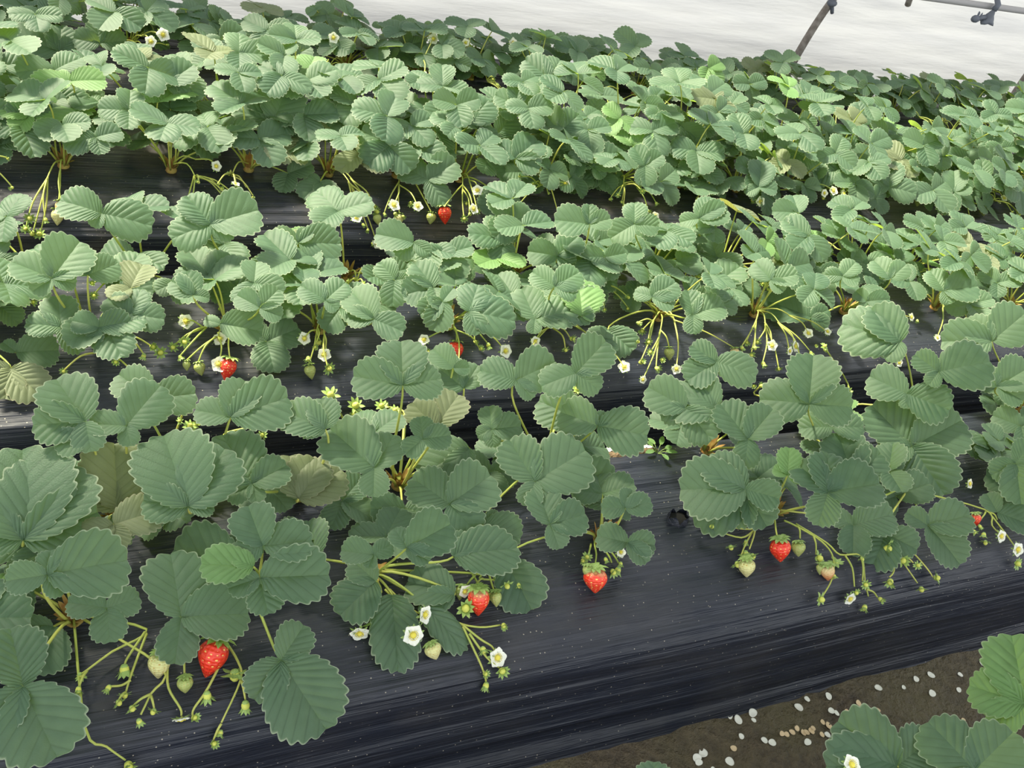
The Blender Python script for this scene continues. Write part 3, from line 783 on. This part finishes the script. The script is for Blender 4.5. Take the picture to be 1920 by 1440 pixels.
def branch_stalks():
    for q in PLANTS:
        E = sorted(getattr(q, 'ends', []), key=lambda p: math.atan2(p.y - q.pos.y, p.x - q.pos.x)); a = q.pos + Vector((0, 0, .02))
        while E:
            g, E = E[:4], E[4:]; m = Vector((0, 0, 0))
            for p in g: m += p / len(g)
            hub = a.lerp(m, .55); hub.z = max(hub.z, bed_z(hub.y) + .03) + .02; mid = a.lerp(hub, .5) + Vector((0, 0, .02)); paths = [[a, mid, hub]]
            for p in g:
                st = mid.lerp(hub, R(.6, 1)); k = st.lerp(p, .55) + Vector((R(-.008, .008), 0, .012)); k.z = max(k.z, bed_z(k.y) + .015); paths.append([st, k, p])
            stalk(q, paths)
bf = BF
q = ST(bf, [(275, 1180), (210, 1222), (165, 1255), (152, 1264)], [(163, 1258), (148, 1288)], [(272, 1185), (240, 1232), (234, 1247)], [(275, 1188), (247, 1262), (236, 1298)], [(245, 1275), (228, 1285), (206, 1287)], [(236, 1298), (222, 1314)])
for x, y in ((150, 1264), (147, 1290), (234, 1300), (205, 1287), (221, 1315)): IT(bf, 'bud', x, y, .013, q=q)
IT(bf, 'bud', 233, 1250, .022, Vector((0, -.6, -.6)), q=q)
q = ST(bf, [(303, 1250), (282, 1302), (264, 1340)], [(282, 1302), (248, 1325)], [(283, 1305), (289, 1328)], [(314, 1250), (316, 1290), (338, 1328), (340, 1342)], [(428, 1215), (390, 1290), (364, 1328), (361, 1342)], [(424, 1205), (446, 1240), (451, 1275), (415, 1355)], [(452, 1275), (460, 1312)], [(415, 1357), (400, 1388)], [(345, 1235), (346, 1268)], [(425, 1200), (410, 1215)])
for x, y in ((260, 1350), (246, 1326), (289, 1331), (362, 1346), (400, 1392), (414, 1371)): IT(bf, 'bud', x, y, .013, q=q)
for x, y, z in ((460, 1318, .02), (388, 1300, .02), (440, 1260, .026)): IT(bf, 'bud', x, y, z, Vector((0, -.5, -.7)), q=q)
IT(bf, 'flower', 340, 1346, .017, Vector((0, -.8, -.4)), q=q)
IT(bf, 'green', 347, 1285, .030, Vector((0, -.5, -.8)), q=q); IT(bf, 'pale', 298, 1250, .045, Vector((-.1, -.5, -.8)), q=q)
IT(bf, 'deep', 397, 1236, .068, Vector((-.35, -.55, -.75)), h=.03, q=q)
ST(bf, [(160, 1365), (200, 1400), (235, 1425)]); IT(bf, 'bud', 240, 1432, .020)
q = ST(bf, [(715, 1110), (690, 1132), (673, 1168)], [(712, 1112), (708, 1150)], [(722, 1105), (748, 1135), (770, 1175)], [(730, 1105), (765, 1138), (790, 1152)], [(748, 1135), (755, 1165), (753, 1178)])
IT(bf, 'flower', 674, 1186, .020, Vector((-.2, -.8, .1)), q=q); IT(bf, 'bud', 707, 1160, .030, Vector((0, -.5, -.7)), q=q); IT(bf, 'bud', 753, 1180, .014, q=q)
IT(bf, 'flower', 774, 1190, .023, Vector((0, -.75, .6)), h=.06, q=q); IT(bf, 'flower', 795, 1152, .020, Vector((.5, -.6, .5)), h=.06, q=q)
IT(bf, 'pale', 813, 1222, .034, Vector((.3, -.6, -.7)), q=q)
q = ST(bf, [(800, 1130), (855, 1166), (900, 1176), (938, 1172)], [(865, 1170), (900, 1198), (922, 1212), (929, 1226)], [(868, 1175), (898, 1238), (906, 1258)], [(880, 1188), (912, 1232), (936, 1252)], [(906, 1258), (911, 1278)])
for x, y, z in ((944, 1171, .014), (908, 1263, .012), (912, 1282, .017), (940, 1256, .018), (905, 1215, .016)): IT(bf, 'bud', x, y, z, q=q)
IT(bf, 'flower', 932, 1233, .021, Vector((.1, -.6, .8)), q=q)
q = ST(bf, [(885, 1075), (900, 1085), (930, 1088), (948, 1094)], [(885, 1075), (900, 1100), (905, 1108)], [(915, 1070), (922, 1095), (928, 1112)], [(938, 1076), (955, 1082), (970, 1092)], [(890, 1080), (873, 1100)], [(905, 1085), (893, 1095)])
IT(bf, 'red', 897, 1130, .058, Vector((0, -.5, -.8)), h=.028, q=q)
for x, y, z in ((930, 1124, .032), (863, 1112, .030)): IT(bf, 'green', x, y, z, q=q)
for x, y, z in ((873, 1140, .024), (912, 1113, .020), (949, 1097, .017), (973, 1095, .016), (893, 1096, .013), (926, 1078, .012)): IT(bf, 'bud', x, y, z, q=q)
IT(bf, 'flower', 871, 1108, .016, Vector((.1, -.8, .5)), h=.035, q=q)
q = ST(bf, [(1115, 1015), (1118, 1040), (1115, 1062)], [(1120, 1015), (1140, 1040), (1147, 1055)], [(1125, 1010), (1150, 1040), (1160, 1056)], [(1108, 1020), (1102, 1042)], [(1140, 1020), (1160, 1032)])
IT(bf, 'red', 1116, 1090, .055, Vector((.05, -.5, -.8)), h=.028, q=q); IT(bf, 'green', 1102, 1072, .028, h=.04, q=q)
for x, y, z in ((1101, 1044, .013), (1135, 1047, .012), (1148, 1070, .017), (1160, 1066, .019), (1092, 1050, .012), (1164, 1055, .012)): IT(bf, 'bud', x, y, z, q=q)
IT(bf, 'flower', 1163, 1035, .015, Vector((.2, -.5, .7)), q=q)
q = ST(bf, [(1418, 990), (1365, 988), (1337, 985)], [(1414, 994), (1390, 1008), (1346, 996)], [(1416, 992), (1405, 1030)], [(1412, 995), (1398, 1020), (1390, 1040)])
for x, y, z in ((1331, 987, .017), (1370, 1024, .015), (1399, 1014, .013), (1398, 1035, .020), (1382, 1055, .018), (1410, 1040, .016)): IT(bf, 'bud', x, y, z, q=q)
IT(bf, 'pale', 1400, 1066, .044, Vector((.1, -.5, -.8)), q=q)
q = ST(bf, [(1455, 995), (1460, 1012)], [(1470, 976), (1490, 985), (1540, 1015), (1562, 1045), (1560, 1085), (1542, 1118)], [(1492, 982), (1550, 1018), (1575, 1040), (1614, 1042), (1622, 1090), (1628, 1118)], [(1495, 985), (1500, 1010)], [(1525, 1005), (1530, 1040)], [(1585, 1042), (1598, 1065), (1602, 1100)], [(1615, 1044), (1617, 1090)], [(1625, 1105), (1645, 1120)])
IT(bf, 'deep', 1463, 1033, .058, Vector((.12, -.5, -.8)), h=.03, q=q); IT(bf, 'green', 1497, 1030, .036, q=q)
for x, y, z in ((1537, 1123, .019), (1622, 1136, .017), (1649, 1122, .015), (1605, 1110, .012), (1622, 1095, .015), (1615, 1046, .013), (1532, 1048, .022), (1568, 1052, .020), (1563, 1078, .013)): IT(bf, 'bud', x, y, z, q=q)
IT(bf, 'pink', 1552, 1075, .040, Vector((.2, -.5, -.8)), q=q); IT(bf, 'green', 1538, 1068, .026, q=q); IT(bf, 'flower', 1593, 1122, .018, Vector((0, -.8, .3)), q=q)
q = ST(bf, [(1600, 975), (1645, 998), (1668, 1020), (1690, 1050), (1720, 1093)], [(1668, 1018), (1702, 1028), (1735, 1062), (1750, 1083)], [(1676, 1040), (1676, 1070), (1668, 1082)], [(1690, 1045), (1712, 1055)])
for x, y, z in ((1727, 1102, .017), (1753, 1084, .019), (1670, 1088, .020), (1720, 1060, .013), (1658, 1030, .030), (1690, 1050, .022)): IT(bf, 'bud', x, y, z, q=q)
q = ST(bf, [(1845, 955), (1860, 985), (1873, 1000)], [(1850, 955), (1885, 1000), (1905, 1028)], [(1848, 960), (1838, 975)], [(1855, 960), (1870, 975)])
for x, y, z, in ((1817, 907, .016), (1876, 1005, .019), (1907, 1030, .021)): IT(bf, 'flower', x, y, z, Vector((R(-.1, .2), -.7, .6)), h=.035)
for x, y, z in ((1905, 1056, .019), (1845, 1000, .016), (1836, 985, .013), (1887, 974, .012), (1848, 1015, .015), (1825, 995, .014)): IT(bf, 'bud', x, y, z, q=q)
IT(bf, 'red', 1830, 975, .035, q=q)
IT(BZ, 'flower', 1596, 1434, .020, Vector((0, -.3, 1)), h=.42, stem=True)
# upright stalks of the back row
for (x, y), (x2, y2), z in (((620, 742), (660, 810), .024), ((665, 762), (673, 810), .024), ((345, 770), (330, 815), .014), ((355, 800), (330, 820), .017), ((475, 800), (420, 815), .020), ((715, 762), (755, 770), .018), ((1055, 715), (1053, 745), .018), ((1082, 730), (1070, 760), .018), ((740, 770), (757, 780), .016), ((370, 795), (345, 815), .016), ((1425, 725), (1415, 740), .016), ((1585, 735), (1570, 760), .022), ((1545, 650), (1590, 720), .015)):
    p = lift(x, y, .13); q = nearest(p, BB); e = lift(x2, y2, .09); stalk(q, [[q.pos + Vector((0, 0, .02)), q.pos.lerp(e, .6) + Vector((0, 0, .04)), e, p]], .0028)
    add_item(q, 'bud', p, Vector((R(-.2, .3), -.3, .8)), z); add_item(q, 'bud', p + Vector((R(-.02, .02), R(-.02, .02), -.012)), Vector((R(-.7, .7), -.6, .5)), z * .7)
# second bed
for x, y, z in ((348, 603, .020), (412, 635, .018), (410, 683, .020), (570, 635, .018), (608, 665, .018), (795, 637, .016), (947, 658, .021), (1003, 640, .016), (1170, 688, .019), (1268, 692, .016), (1205, 712, .013), (1447, 648, .019), (1490, 650, .020), (1515, 625, .018), (1551, 622, .015), (1480, 658, .015), (1685, 680, .017), (1708, 595, .016), (1757, 633, .013)):
    IT(SF, 'flower', x, y, z, h=.05, stem=True)
IT(SF, 'deep', 426, 693, .052, Vector((-.25, -.5, -.8)), h=.035, stem=True); IT(SF, 'green', 375, 692, .032, stem=True); IT(SF, 'green', 582, 698, .036, stem=True)
IT(SF, 'deep', 853, 660, .052, h=.035, stem=True); IT(SF, 'pink', 1378, 664, .036, stem=True); IT(SF, 'pale', 1604, 657, .038, stem=True); IT(SF, 'green', 1255, 664, .036, stem=True); IT(SF, 'green', 350, 686, .024, stem=True)
for x, y in ((270, 665), (325, 650), (337, 668), (300, 660), (345, 640), (285, 650), (1190, 560), (1195, 605), (1205, 618), (590, 650), (578, 670), (600, 640), (615, 690), (900, 655), (915, 645), (890, 640), (860, 680), (985, 670), (1010, 655), (1070, 635), (1060, 655), (1195, 640), (1220, 660), (1230, 690), (1200, 680), (1215, 640), (1240, 675), (1400, 640), (1415, 650), (1408, 665), (1430, 680), (1420, 640), (1500, 670), (1520, 660), (1545, 655), (1460, 690), (1390, 650), (1640, 600), (1720, 600), (1775, 575), (800, 660)):
    IT(SF, 'bud', x, y, R(.012, .019), h=R(.03, .06), stem=random.random() < .7)
T = ((2, 0),); TB = ((2, 0), (2, 1)); LB = ((3, 0), (3, 1))
for x, y in ((1058, 344), (668, 408), (738, 385), (783, 387), (895, 357), (707, 457), (1008, 317), (887, 392), (1425, 378), (1545, 362), (1562, 358), (1580, 362), (1882, 372), (405, 312)): IT(TB, 'flower', x, y, R(.018, .022), h=.07, stem=True)
for x, y in ((1228, 405), (1283, 432), (1285, 455), (1530, 450)): IT(((1, 1),), 'flower', x, y, .017, h=.12, stem=True)
IT(T, 'deep', 834, 404, .056, Vector((.05, -.5, -.8)), h=.035, stem=True); IT(T, 'green', 808, 410, .036, stem=True); IT(T, 'pale', 747, 413, .040, stem=True); IT(T, 'green', 708, 412, .034, stem=True); IT(T, 'pale', 1048, 411, .036, stem=True); IT(T, 'pink', 116, 392, .042, stem=True); IT(T, 'pale', 108, 408, .042, stem=True)
for x, y in ((55, 408), (48, 430), (62, 435), (85, 410), (75, 440), (690, 390), (705, 395), (720, 400), (740, 400), (700, 385), (755, 405), (770, 380), (875, 380), (880, 400), (870, 410), (895, 395), (690, 430), (680, 420), (698, 455), (1230, 380), (1215, 395), (1400, 360), (1410, 375), (1480, 385), (1380, 350), (1545, 370), (1455, 385)):
    IT(T, 'bud', x, y, R(.012, .018), h=R(.03, .06), stem=random.random() < .7)
for x, y, s_ in ((305, 65, .024), (283, 78, .02), (625, 71, .022), (812, 73, .024), (873, 80, .018), (961, 81, .024), (1153, 190, .022), (857, 223, .02), (488, 38, .018), (455, 88, .018), (795, 142, .018), (540, 80, .014), (370, 178, .02)): IT(LB + TB, 'flower', x, y, s_, Vector((R(-.3, .3), -.8, .5)), h=.14, stem=True)
IT(LB, 'flower', 1805, 222, .036, Vector((0, -.9, .3)), h=.16, stem=True)

branch_stalks()
# ------------------------------------------------------------------ the other leaves
for q in PLANTS:
    bed, row = q.row
    if bed == -1: q.fill(3, .06, .10, (.06, .08), (.3, .9))
    elif bed == 0:
        off = q.pos.x < -.25 or q.pos.x > 2.2
        q.fill(8 if off else max(2, 5 - q.nleaf), .06, .12, (.065, .09), (.15, .7), olive=0, back='hard' if not off and not row else False)
    elif bed == 1:
        left = q.pos.x < 1.0
        n = (6 if left else 12) if row else max(3 if left else 4, 8 - q.nleaf)
        if q.nleaf and row: n = max(3, n - q.nleaf)
        q.fill(n, .08, .17 if left else .21, (.068, .098), (.45 if left else .15, 1.3), face=Vector((0, -.15, 0)), back=not row and left)
    elif bed == 2: q.fill(max(4, (12 if row else 8) + (q.pos.x > 1.2) * 4 - q.nleaf), .09, (.26 if row else .18) + (.03 if q.pos.x > 1.4 else 0), (.074, .110), (.1 if q.pos.x > 1.2 else .4, 1.4), face=Vector((0, -.15, 0)), back=not row and q.pos.x < 1.2)
    else: q.fill(8 if row else 11, .05, R(.06, .14) if row else .17, (.06, .085) if row else (.072, .102), (.3, 1.3), face=Vector((0, -.15, 0)), back=not row)
    if bed in (1, 2) and row == 0 and len(q.items) < 4: wild_truss(q, R(-2.2, -.9), R(.12, .17), random.randint(3, 6), (random.choice(('green', 'pale')),) if random.random() < .5 else (), random.randint(0, 1))
    elif bed >= 1 and row == 1 or bed == 3: wild_truss(q, R(-2.4, -.7), R(.10, .16), random.randint(4, 7), (), 1 if random.random() < .25 else 0)

# ------------------------------------------------------------------ labels of the plants: what is on them, row, place in the row
ORD = 'first second third fourth fifth sixth seventh eighth ninth tenth eleventh twelfth thirteenth fourteenth fifteenth sixteenth seventeenth eighteenth nineteenth twentieth twenty-first twenty-second twenty-third twenty-fourth'.split()
BEDN = {0: 'nearest bed', 1: 'second bed', 2: 'third bed', 3: 'last bed'}
for bed in BEDN:
    for row in (0, 1):
        qs = sorted((q for q in PLANTS if q.row == (bed, row)), key=lambda q: q.pos.x); n = 0
        for q in qs:
            x, y = seen_px(q.pos + Vector((0, 0, .08)))
            has = ', ripe red berry' if 'red' in q.items or 'deep' in q.items else (', white flowers' if q.items.count('flower') > 1 else '')
            rn = 'front row' if row == 0 else 'back row'
            if x < 0 or x > 1920:
                side = [z for z in qs if (seen_px(z.pos + Vector((0, 0, .08)))[0] < 0) == (x < 0) and not 0 <= seen_px(z.pos + Vector((0, 0, .08)))[0] <= 1920]
                k = len(side) - side.index(q) - 1 if x < 0 else side.index(q)
                lab = 'strawberry plant cut by the %s picture edge, %s of the %s%s' % ('left' if x < 0 else 'right', rn, BEDN[bed], has) if k == 0 else 'strawberry plant, %s outside the %s picture edge, %s of the %s' % (ORD[k], 'left' if x < 0 else 'right', rn, BEDN[bed])
            else: lab = 'strawberry plant, %s from left in the %s of the %s%s' % (ORD[n], rn, BEDN[bed], has); n += 1
            q.lab = lab; tag(q.root, lab, 'plant', 'strawberry plants in the %s of the %s' % (rn, BEDN[bed]))
for q, s_ in zip([q for q in PLANTS if q.row[0] == -1], ('left of the pair', 'right of the pair', 'light green', 'only a leaf tip')):
    tag(q.root, {'left of the pair': 'strawberry plant at bottom edge below the petals, white flower on its leaf', 'right of the pair': 'dark leaved strawberry plant at bottom right, beside the light green one', 'light green': 'light green strawberry plant at the right edge over the muddy path', 'only a leaf tip': 'strawberry plant at bottom edge showing only one leaf tip, left of the muddy path'}[s_], 'plant', 'strawberry plants at the bottom edge')

# ------------------------------------------------------------------ petals, soil, grit
def petal_mesh(seed):
    rng = random.Random(seed); mb = MB(); nu, nr = 18, 4
    ph = rng.uniform(0, 6); el = rng.uniform(.7, 1.0)
    mb.v.append(Vector((0, 0, .0)))
    for r in range(1, nr + 1):
        for j in range(nu):
            q = 2 * PI * j / nu; rr = r / nr * (1 + .07 * math.cos(2 * q + ph) + .05 * math.cos(3 * q))
            mb.v.append(Vector((rr * math.cos(q), el * rr * math.sin(q), .22 * (r / nr) ** 2 * (1 + .4 * math.cos(q + ph)) + .03 * math.sin(3 * q) * (r / nr))))
    for j in range(nu): mb.f.append((0, 1 + j, 1 + (j + 1) % nu)); mb.m.append(0)
    for r in range(nr - 1):
        for j in range(nu): a = 1 + r * nu; mb.f.append((a + j, a + nu + j, a + nu + (j + 1) % nu, a + (j + 1) % nu)); mb.m.append(0)
    b = len(mb.v); mb.v += [v - Vector((0, 0, .05)) for v in mb.v[:b]]
    for f_ in list(mb.f): mb.f.append(tuple(i + b for i in reversed(f_))); mb.m.append(0)
    a = 1 + (nr - 1) * nu
    for j in range(nu): mb.f.append((a + j, a + b + j, a + b + (j + 1) % nu, a + (j + 1) % nu)); mb.m.append(0)
    return mb
M_DRY, nt, b = mat('petal_wilted', (.62, .48, .30), .7)
PW = [petal_mesh(i).mesh('petal', [M_PETAL]) for i in range(4)]; PD = [petal_mesh(i + 9).mesh('petal', [M_DRY]) for i in range(3)]
def petals(spots, meshes, cat, name, label, group, on_film=False):
    for i, (x, y, s_) in enumerate(sorted(spots)):
        p = on_bed(x, y, .003) if on_film else at_z(x, y, .006)
        if not on_film: p.z = mud_fn(p.x, p.y).z + .002
        o = link(name, random.choice(meshes)); o.location = p; o.scale = (s_, s_, s_); o.rotation_euler = (R(-.15, .15), R(-.15, .15), R(0, 6.28))
        if on_film:
            e = .01; sl = (bed_z(p.y + e) - bed_z(p.y - e)) / (2 * e); o.rotation_euler = (math.atan(sl), 0, 0)
        tag(o, label % ORD[i] if i < len(ORD) else label % ('%dth' % (i + 1)), cat, group)
z3 = lambda l: [(1280 + a / 3, 960 + b_ / 3, s_) for a, b_, s_ in l]
petals(z3(((870, 905, .0075), (750, 942, .006), (1105, 984, .009), (1408, 906, .010), (1318, 935, .008), (1250, 980, .006), (1412, 1012, .010), (1568, 988, .007), (1695, 838, .007), (1572, 905, .007), (1848, 625, .005))), PW, 'petal', 'fallen_petal', '%s white petal from left on the mud below the right half of the film edge', 'white petals on the mud to the right')
petals(z3(((507, 1034, .008), (707, 1043, .007), (829, 1027, .009), (666, 1085, .011), (404, 1118, .011), (321, 1158, .0105), (278, 1135, .007), (137, 1140, .008), (410, 1160, .006), (842, 1112, .009), (872, 1125, .007))), PW, 'petal', 'fallen_petal', '%s white petal from left in the upper scatter on the dark mud', 'white petals on the dark mud')
petals(z3(((338, 1253, .007), (510, 1290, .009), (707, 1290, .009), (824, 1243, .008), (278, 1387, .010), (125, 1345, .011), (90, 1372, .010), (468, 1275, .008), (100, 1398, .008), (185, 1436, .007))), PW, 'petal', 'fallen_petal', '%s white petal from left in the lower scatter near the bottom edge', 'white petals near the bottom edge')
petals(z3(((563, 1242, .007), (590, 1245, .007), (622, 1232, .008), (650, 1210, .007), (685, 1235, .008), (705, 1232, .008), (730, 1225, .009), (740, 1210, .007), (800, 1170, .007), (835, 1190, .010), (790, 1245, .007), (840, 1280, .007), (925, 1120, .007), (988, 1075, .008), (1000, 1105, .008), (1022, 1095, .008), (1075, 1113, .007), (1108, 1105, .007), (300, 1315, .008), (1590, 1160, .006), (1600, 1180, .006))), PD, 'petal', 'wilted_petal', '%s wilted tan petal from left on the greenish mud', 'wilted petals on the mud')
petals([(1068, 1150, .006), (1089, 1145, .006), (1376, 1119, .008), (1597, 1196, .006), (1480, 1105, .007), (886, 1393, .006), (958, 1409, .006), (1110, 1366, .006), (637, 1266, .008), (1232, 898, .012), (1716, 1180, .008)], PW + PD[:1], 'petal', 'petal_on_film', '%s petal from left lying on the black film of the nearest bed', 'petals on the black film')
# bare soil where the film of the nearest bed is open at its far edge
def soil_strip(x0, x1, yc, hw, label):
    mb = MB(); nx, ny = 40, 10
    for i in range(nx + 1):
        u = i / nx; x = x0 + (x1 - x0) * u
        for j in range(ny + 1):
            v = j / ny * 2 - 1; k = math.sin(PI * u) ** .5 * (1 + .25 * noise.noise(Vector((x * 30, v, 2)))); y = yc + hw * v * k
            mb.v.append(Vector((x, y, bed_z(y) - .004 + .014 * (1 - v * v) * math.sin(PI * u) ** .3 + .004 * noise.noise(Vector((x * 60, y * 60, 0))))))
    for i in range(nx):
        for j in range(ny): a = i * (ny + 1) + j; mb.f.append((a, a + ny + 1, a + ny + 2, a + 1)); mb.m.append(0)
    return tag(link('soil_patch', mb.mesh('soil_patch', [M_SOIL])), label, 'soil')
a, b_ = at_z(1090, 842, .27), at_z(1245, 822, .27)
soil_strip(a.x, b_.x, 1.20, .022, 'strip of bare brown soil with petals at the far edge of the nearest bed')
for i, (x, y) in enumerate(((1150, 826), (1158, 831), (1217, 819), (1230, 815))):
    p = at_z(x, y, .285); o = link('petal_on_soil', PW[i % 4]); o.location = (p.x, p.y, bed_z(p.y) + .013); o.scale = (.008,) * 3; tag(o, '%s petal from left on the strip of bare brown soil' % ORD[i], 'petal', 'petals on the bare soil')
# a weed seedling in a tear of the film
p = on_bed(1232, 850, .0); root = link('weed_seedling', None); root.location = p; tag(root, 'small weed seedling in a tear of the black film, right of the bare soil', 'weed')
mb = MB()
for i in range(7):
    a = i * 2.4; o = Vector((math.cos(a), math.sin(a), 0)); mb.tube([Vector((0, 0, -.002)), o * .012 + Vector((0, 0, .012)), o * .022 + Vector((0, 0, .018))], .001, .001, 4, 0); mb.blade(o * .018 + Vector((0, 0, .016)), o * R(.036, .05) + Vector((0, 0, R(.012, .03))), Vector((0, 0, 1)), .007, 0)
link('seedling_leaves', mb.mesh('seedling_leaves', [M_LEAF_LIT]), root)
# holes burnt in the film
M_HOLE = mat('hole_dark', (.006, .006, .006), .9)[0]
for x, y, s_, lab in ((1268, 975, .022, 'torn hole in the black film beside the front row'), (1238, 838, .016, 'round hole in the black film with a curled lip, by the weed seedling')):
    p = on_bed(x, y, .0); root = link('film_tear', None); root.location = p + Vector((0, 0, .001)); tag(root, lab, 'hole')
    mb = MB(); n = 14; pts = [Vector((s_ * 1.2 * math.cos(2 * PI * i / n) * R(.7, 1.1), s_ * math.sin(2 * PI * i / n) * R(.7, 1.1), .006)) for i in range(n)]
    mb.v = pts; mb.f = [tuple(range(n))]; mb.m = [0]; link('opening', mb.mesh('opening', [M_HOLE]), root, )
    mb = MB()
    for i in range(n):
        a, b_ = pts[i], pts[(i + 1) % n]; o = len(mb.v); h1, h2 = (.010 + .01 * math.sin(i * 1.7)), (.010 + .01 * math.sin((i + 1) % n * 1.7))
        mb.v += [a * 1.25 - Vector((0, 0, .012)), a + Vector((0, 0, h1)), b_ + Vector((0, 0, h2)), b_ * 1.25 - Vector((0, 0, .012))]; mb.f.append((o, o + 1, o + 2, o + 3)); mb.m.append(0)
    link('torn_lip', mb.mesh('torn_lip', [M_FILM]), root)
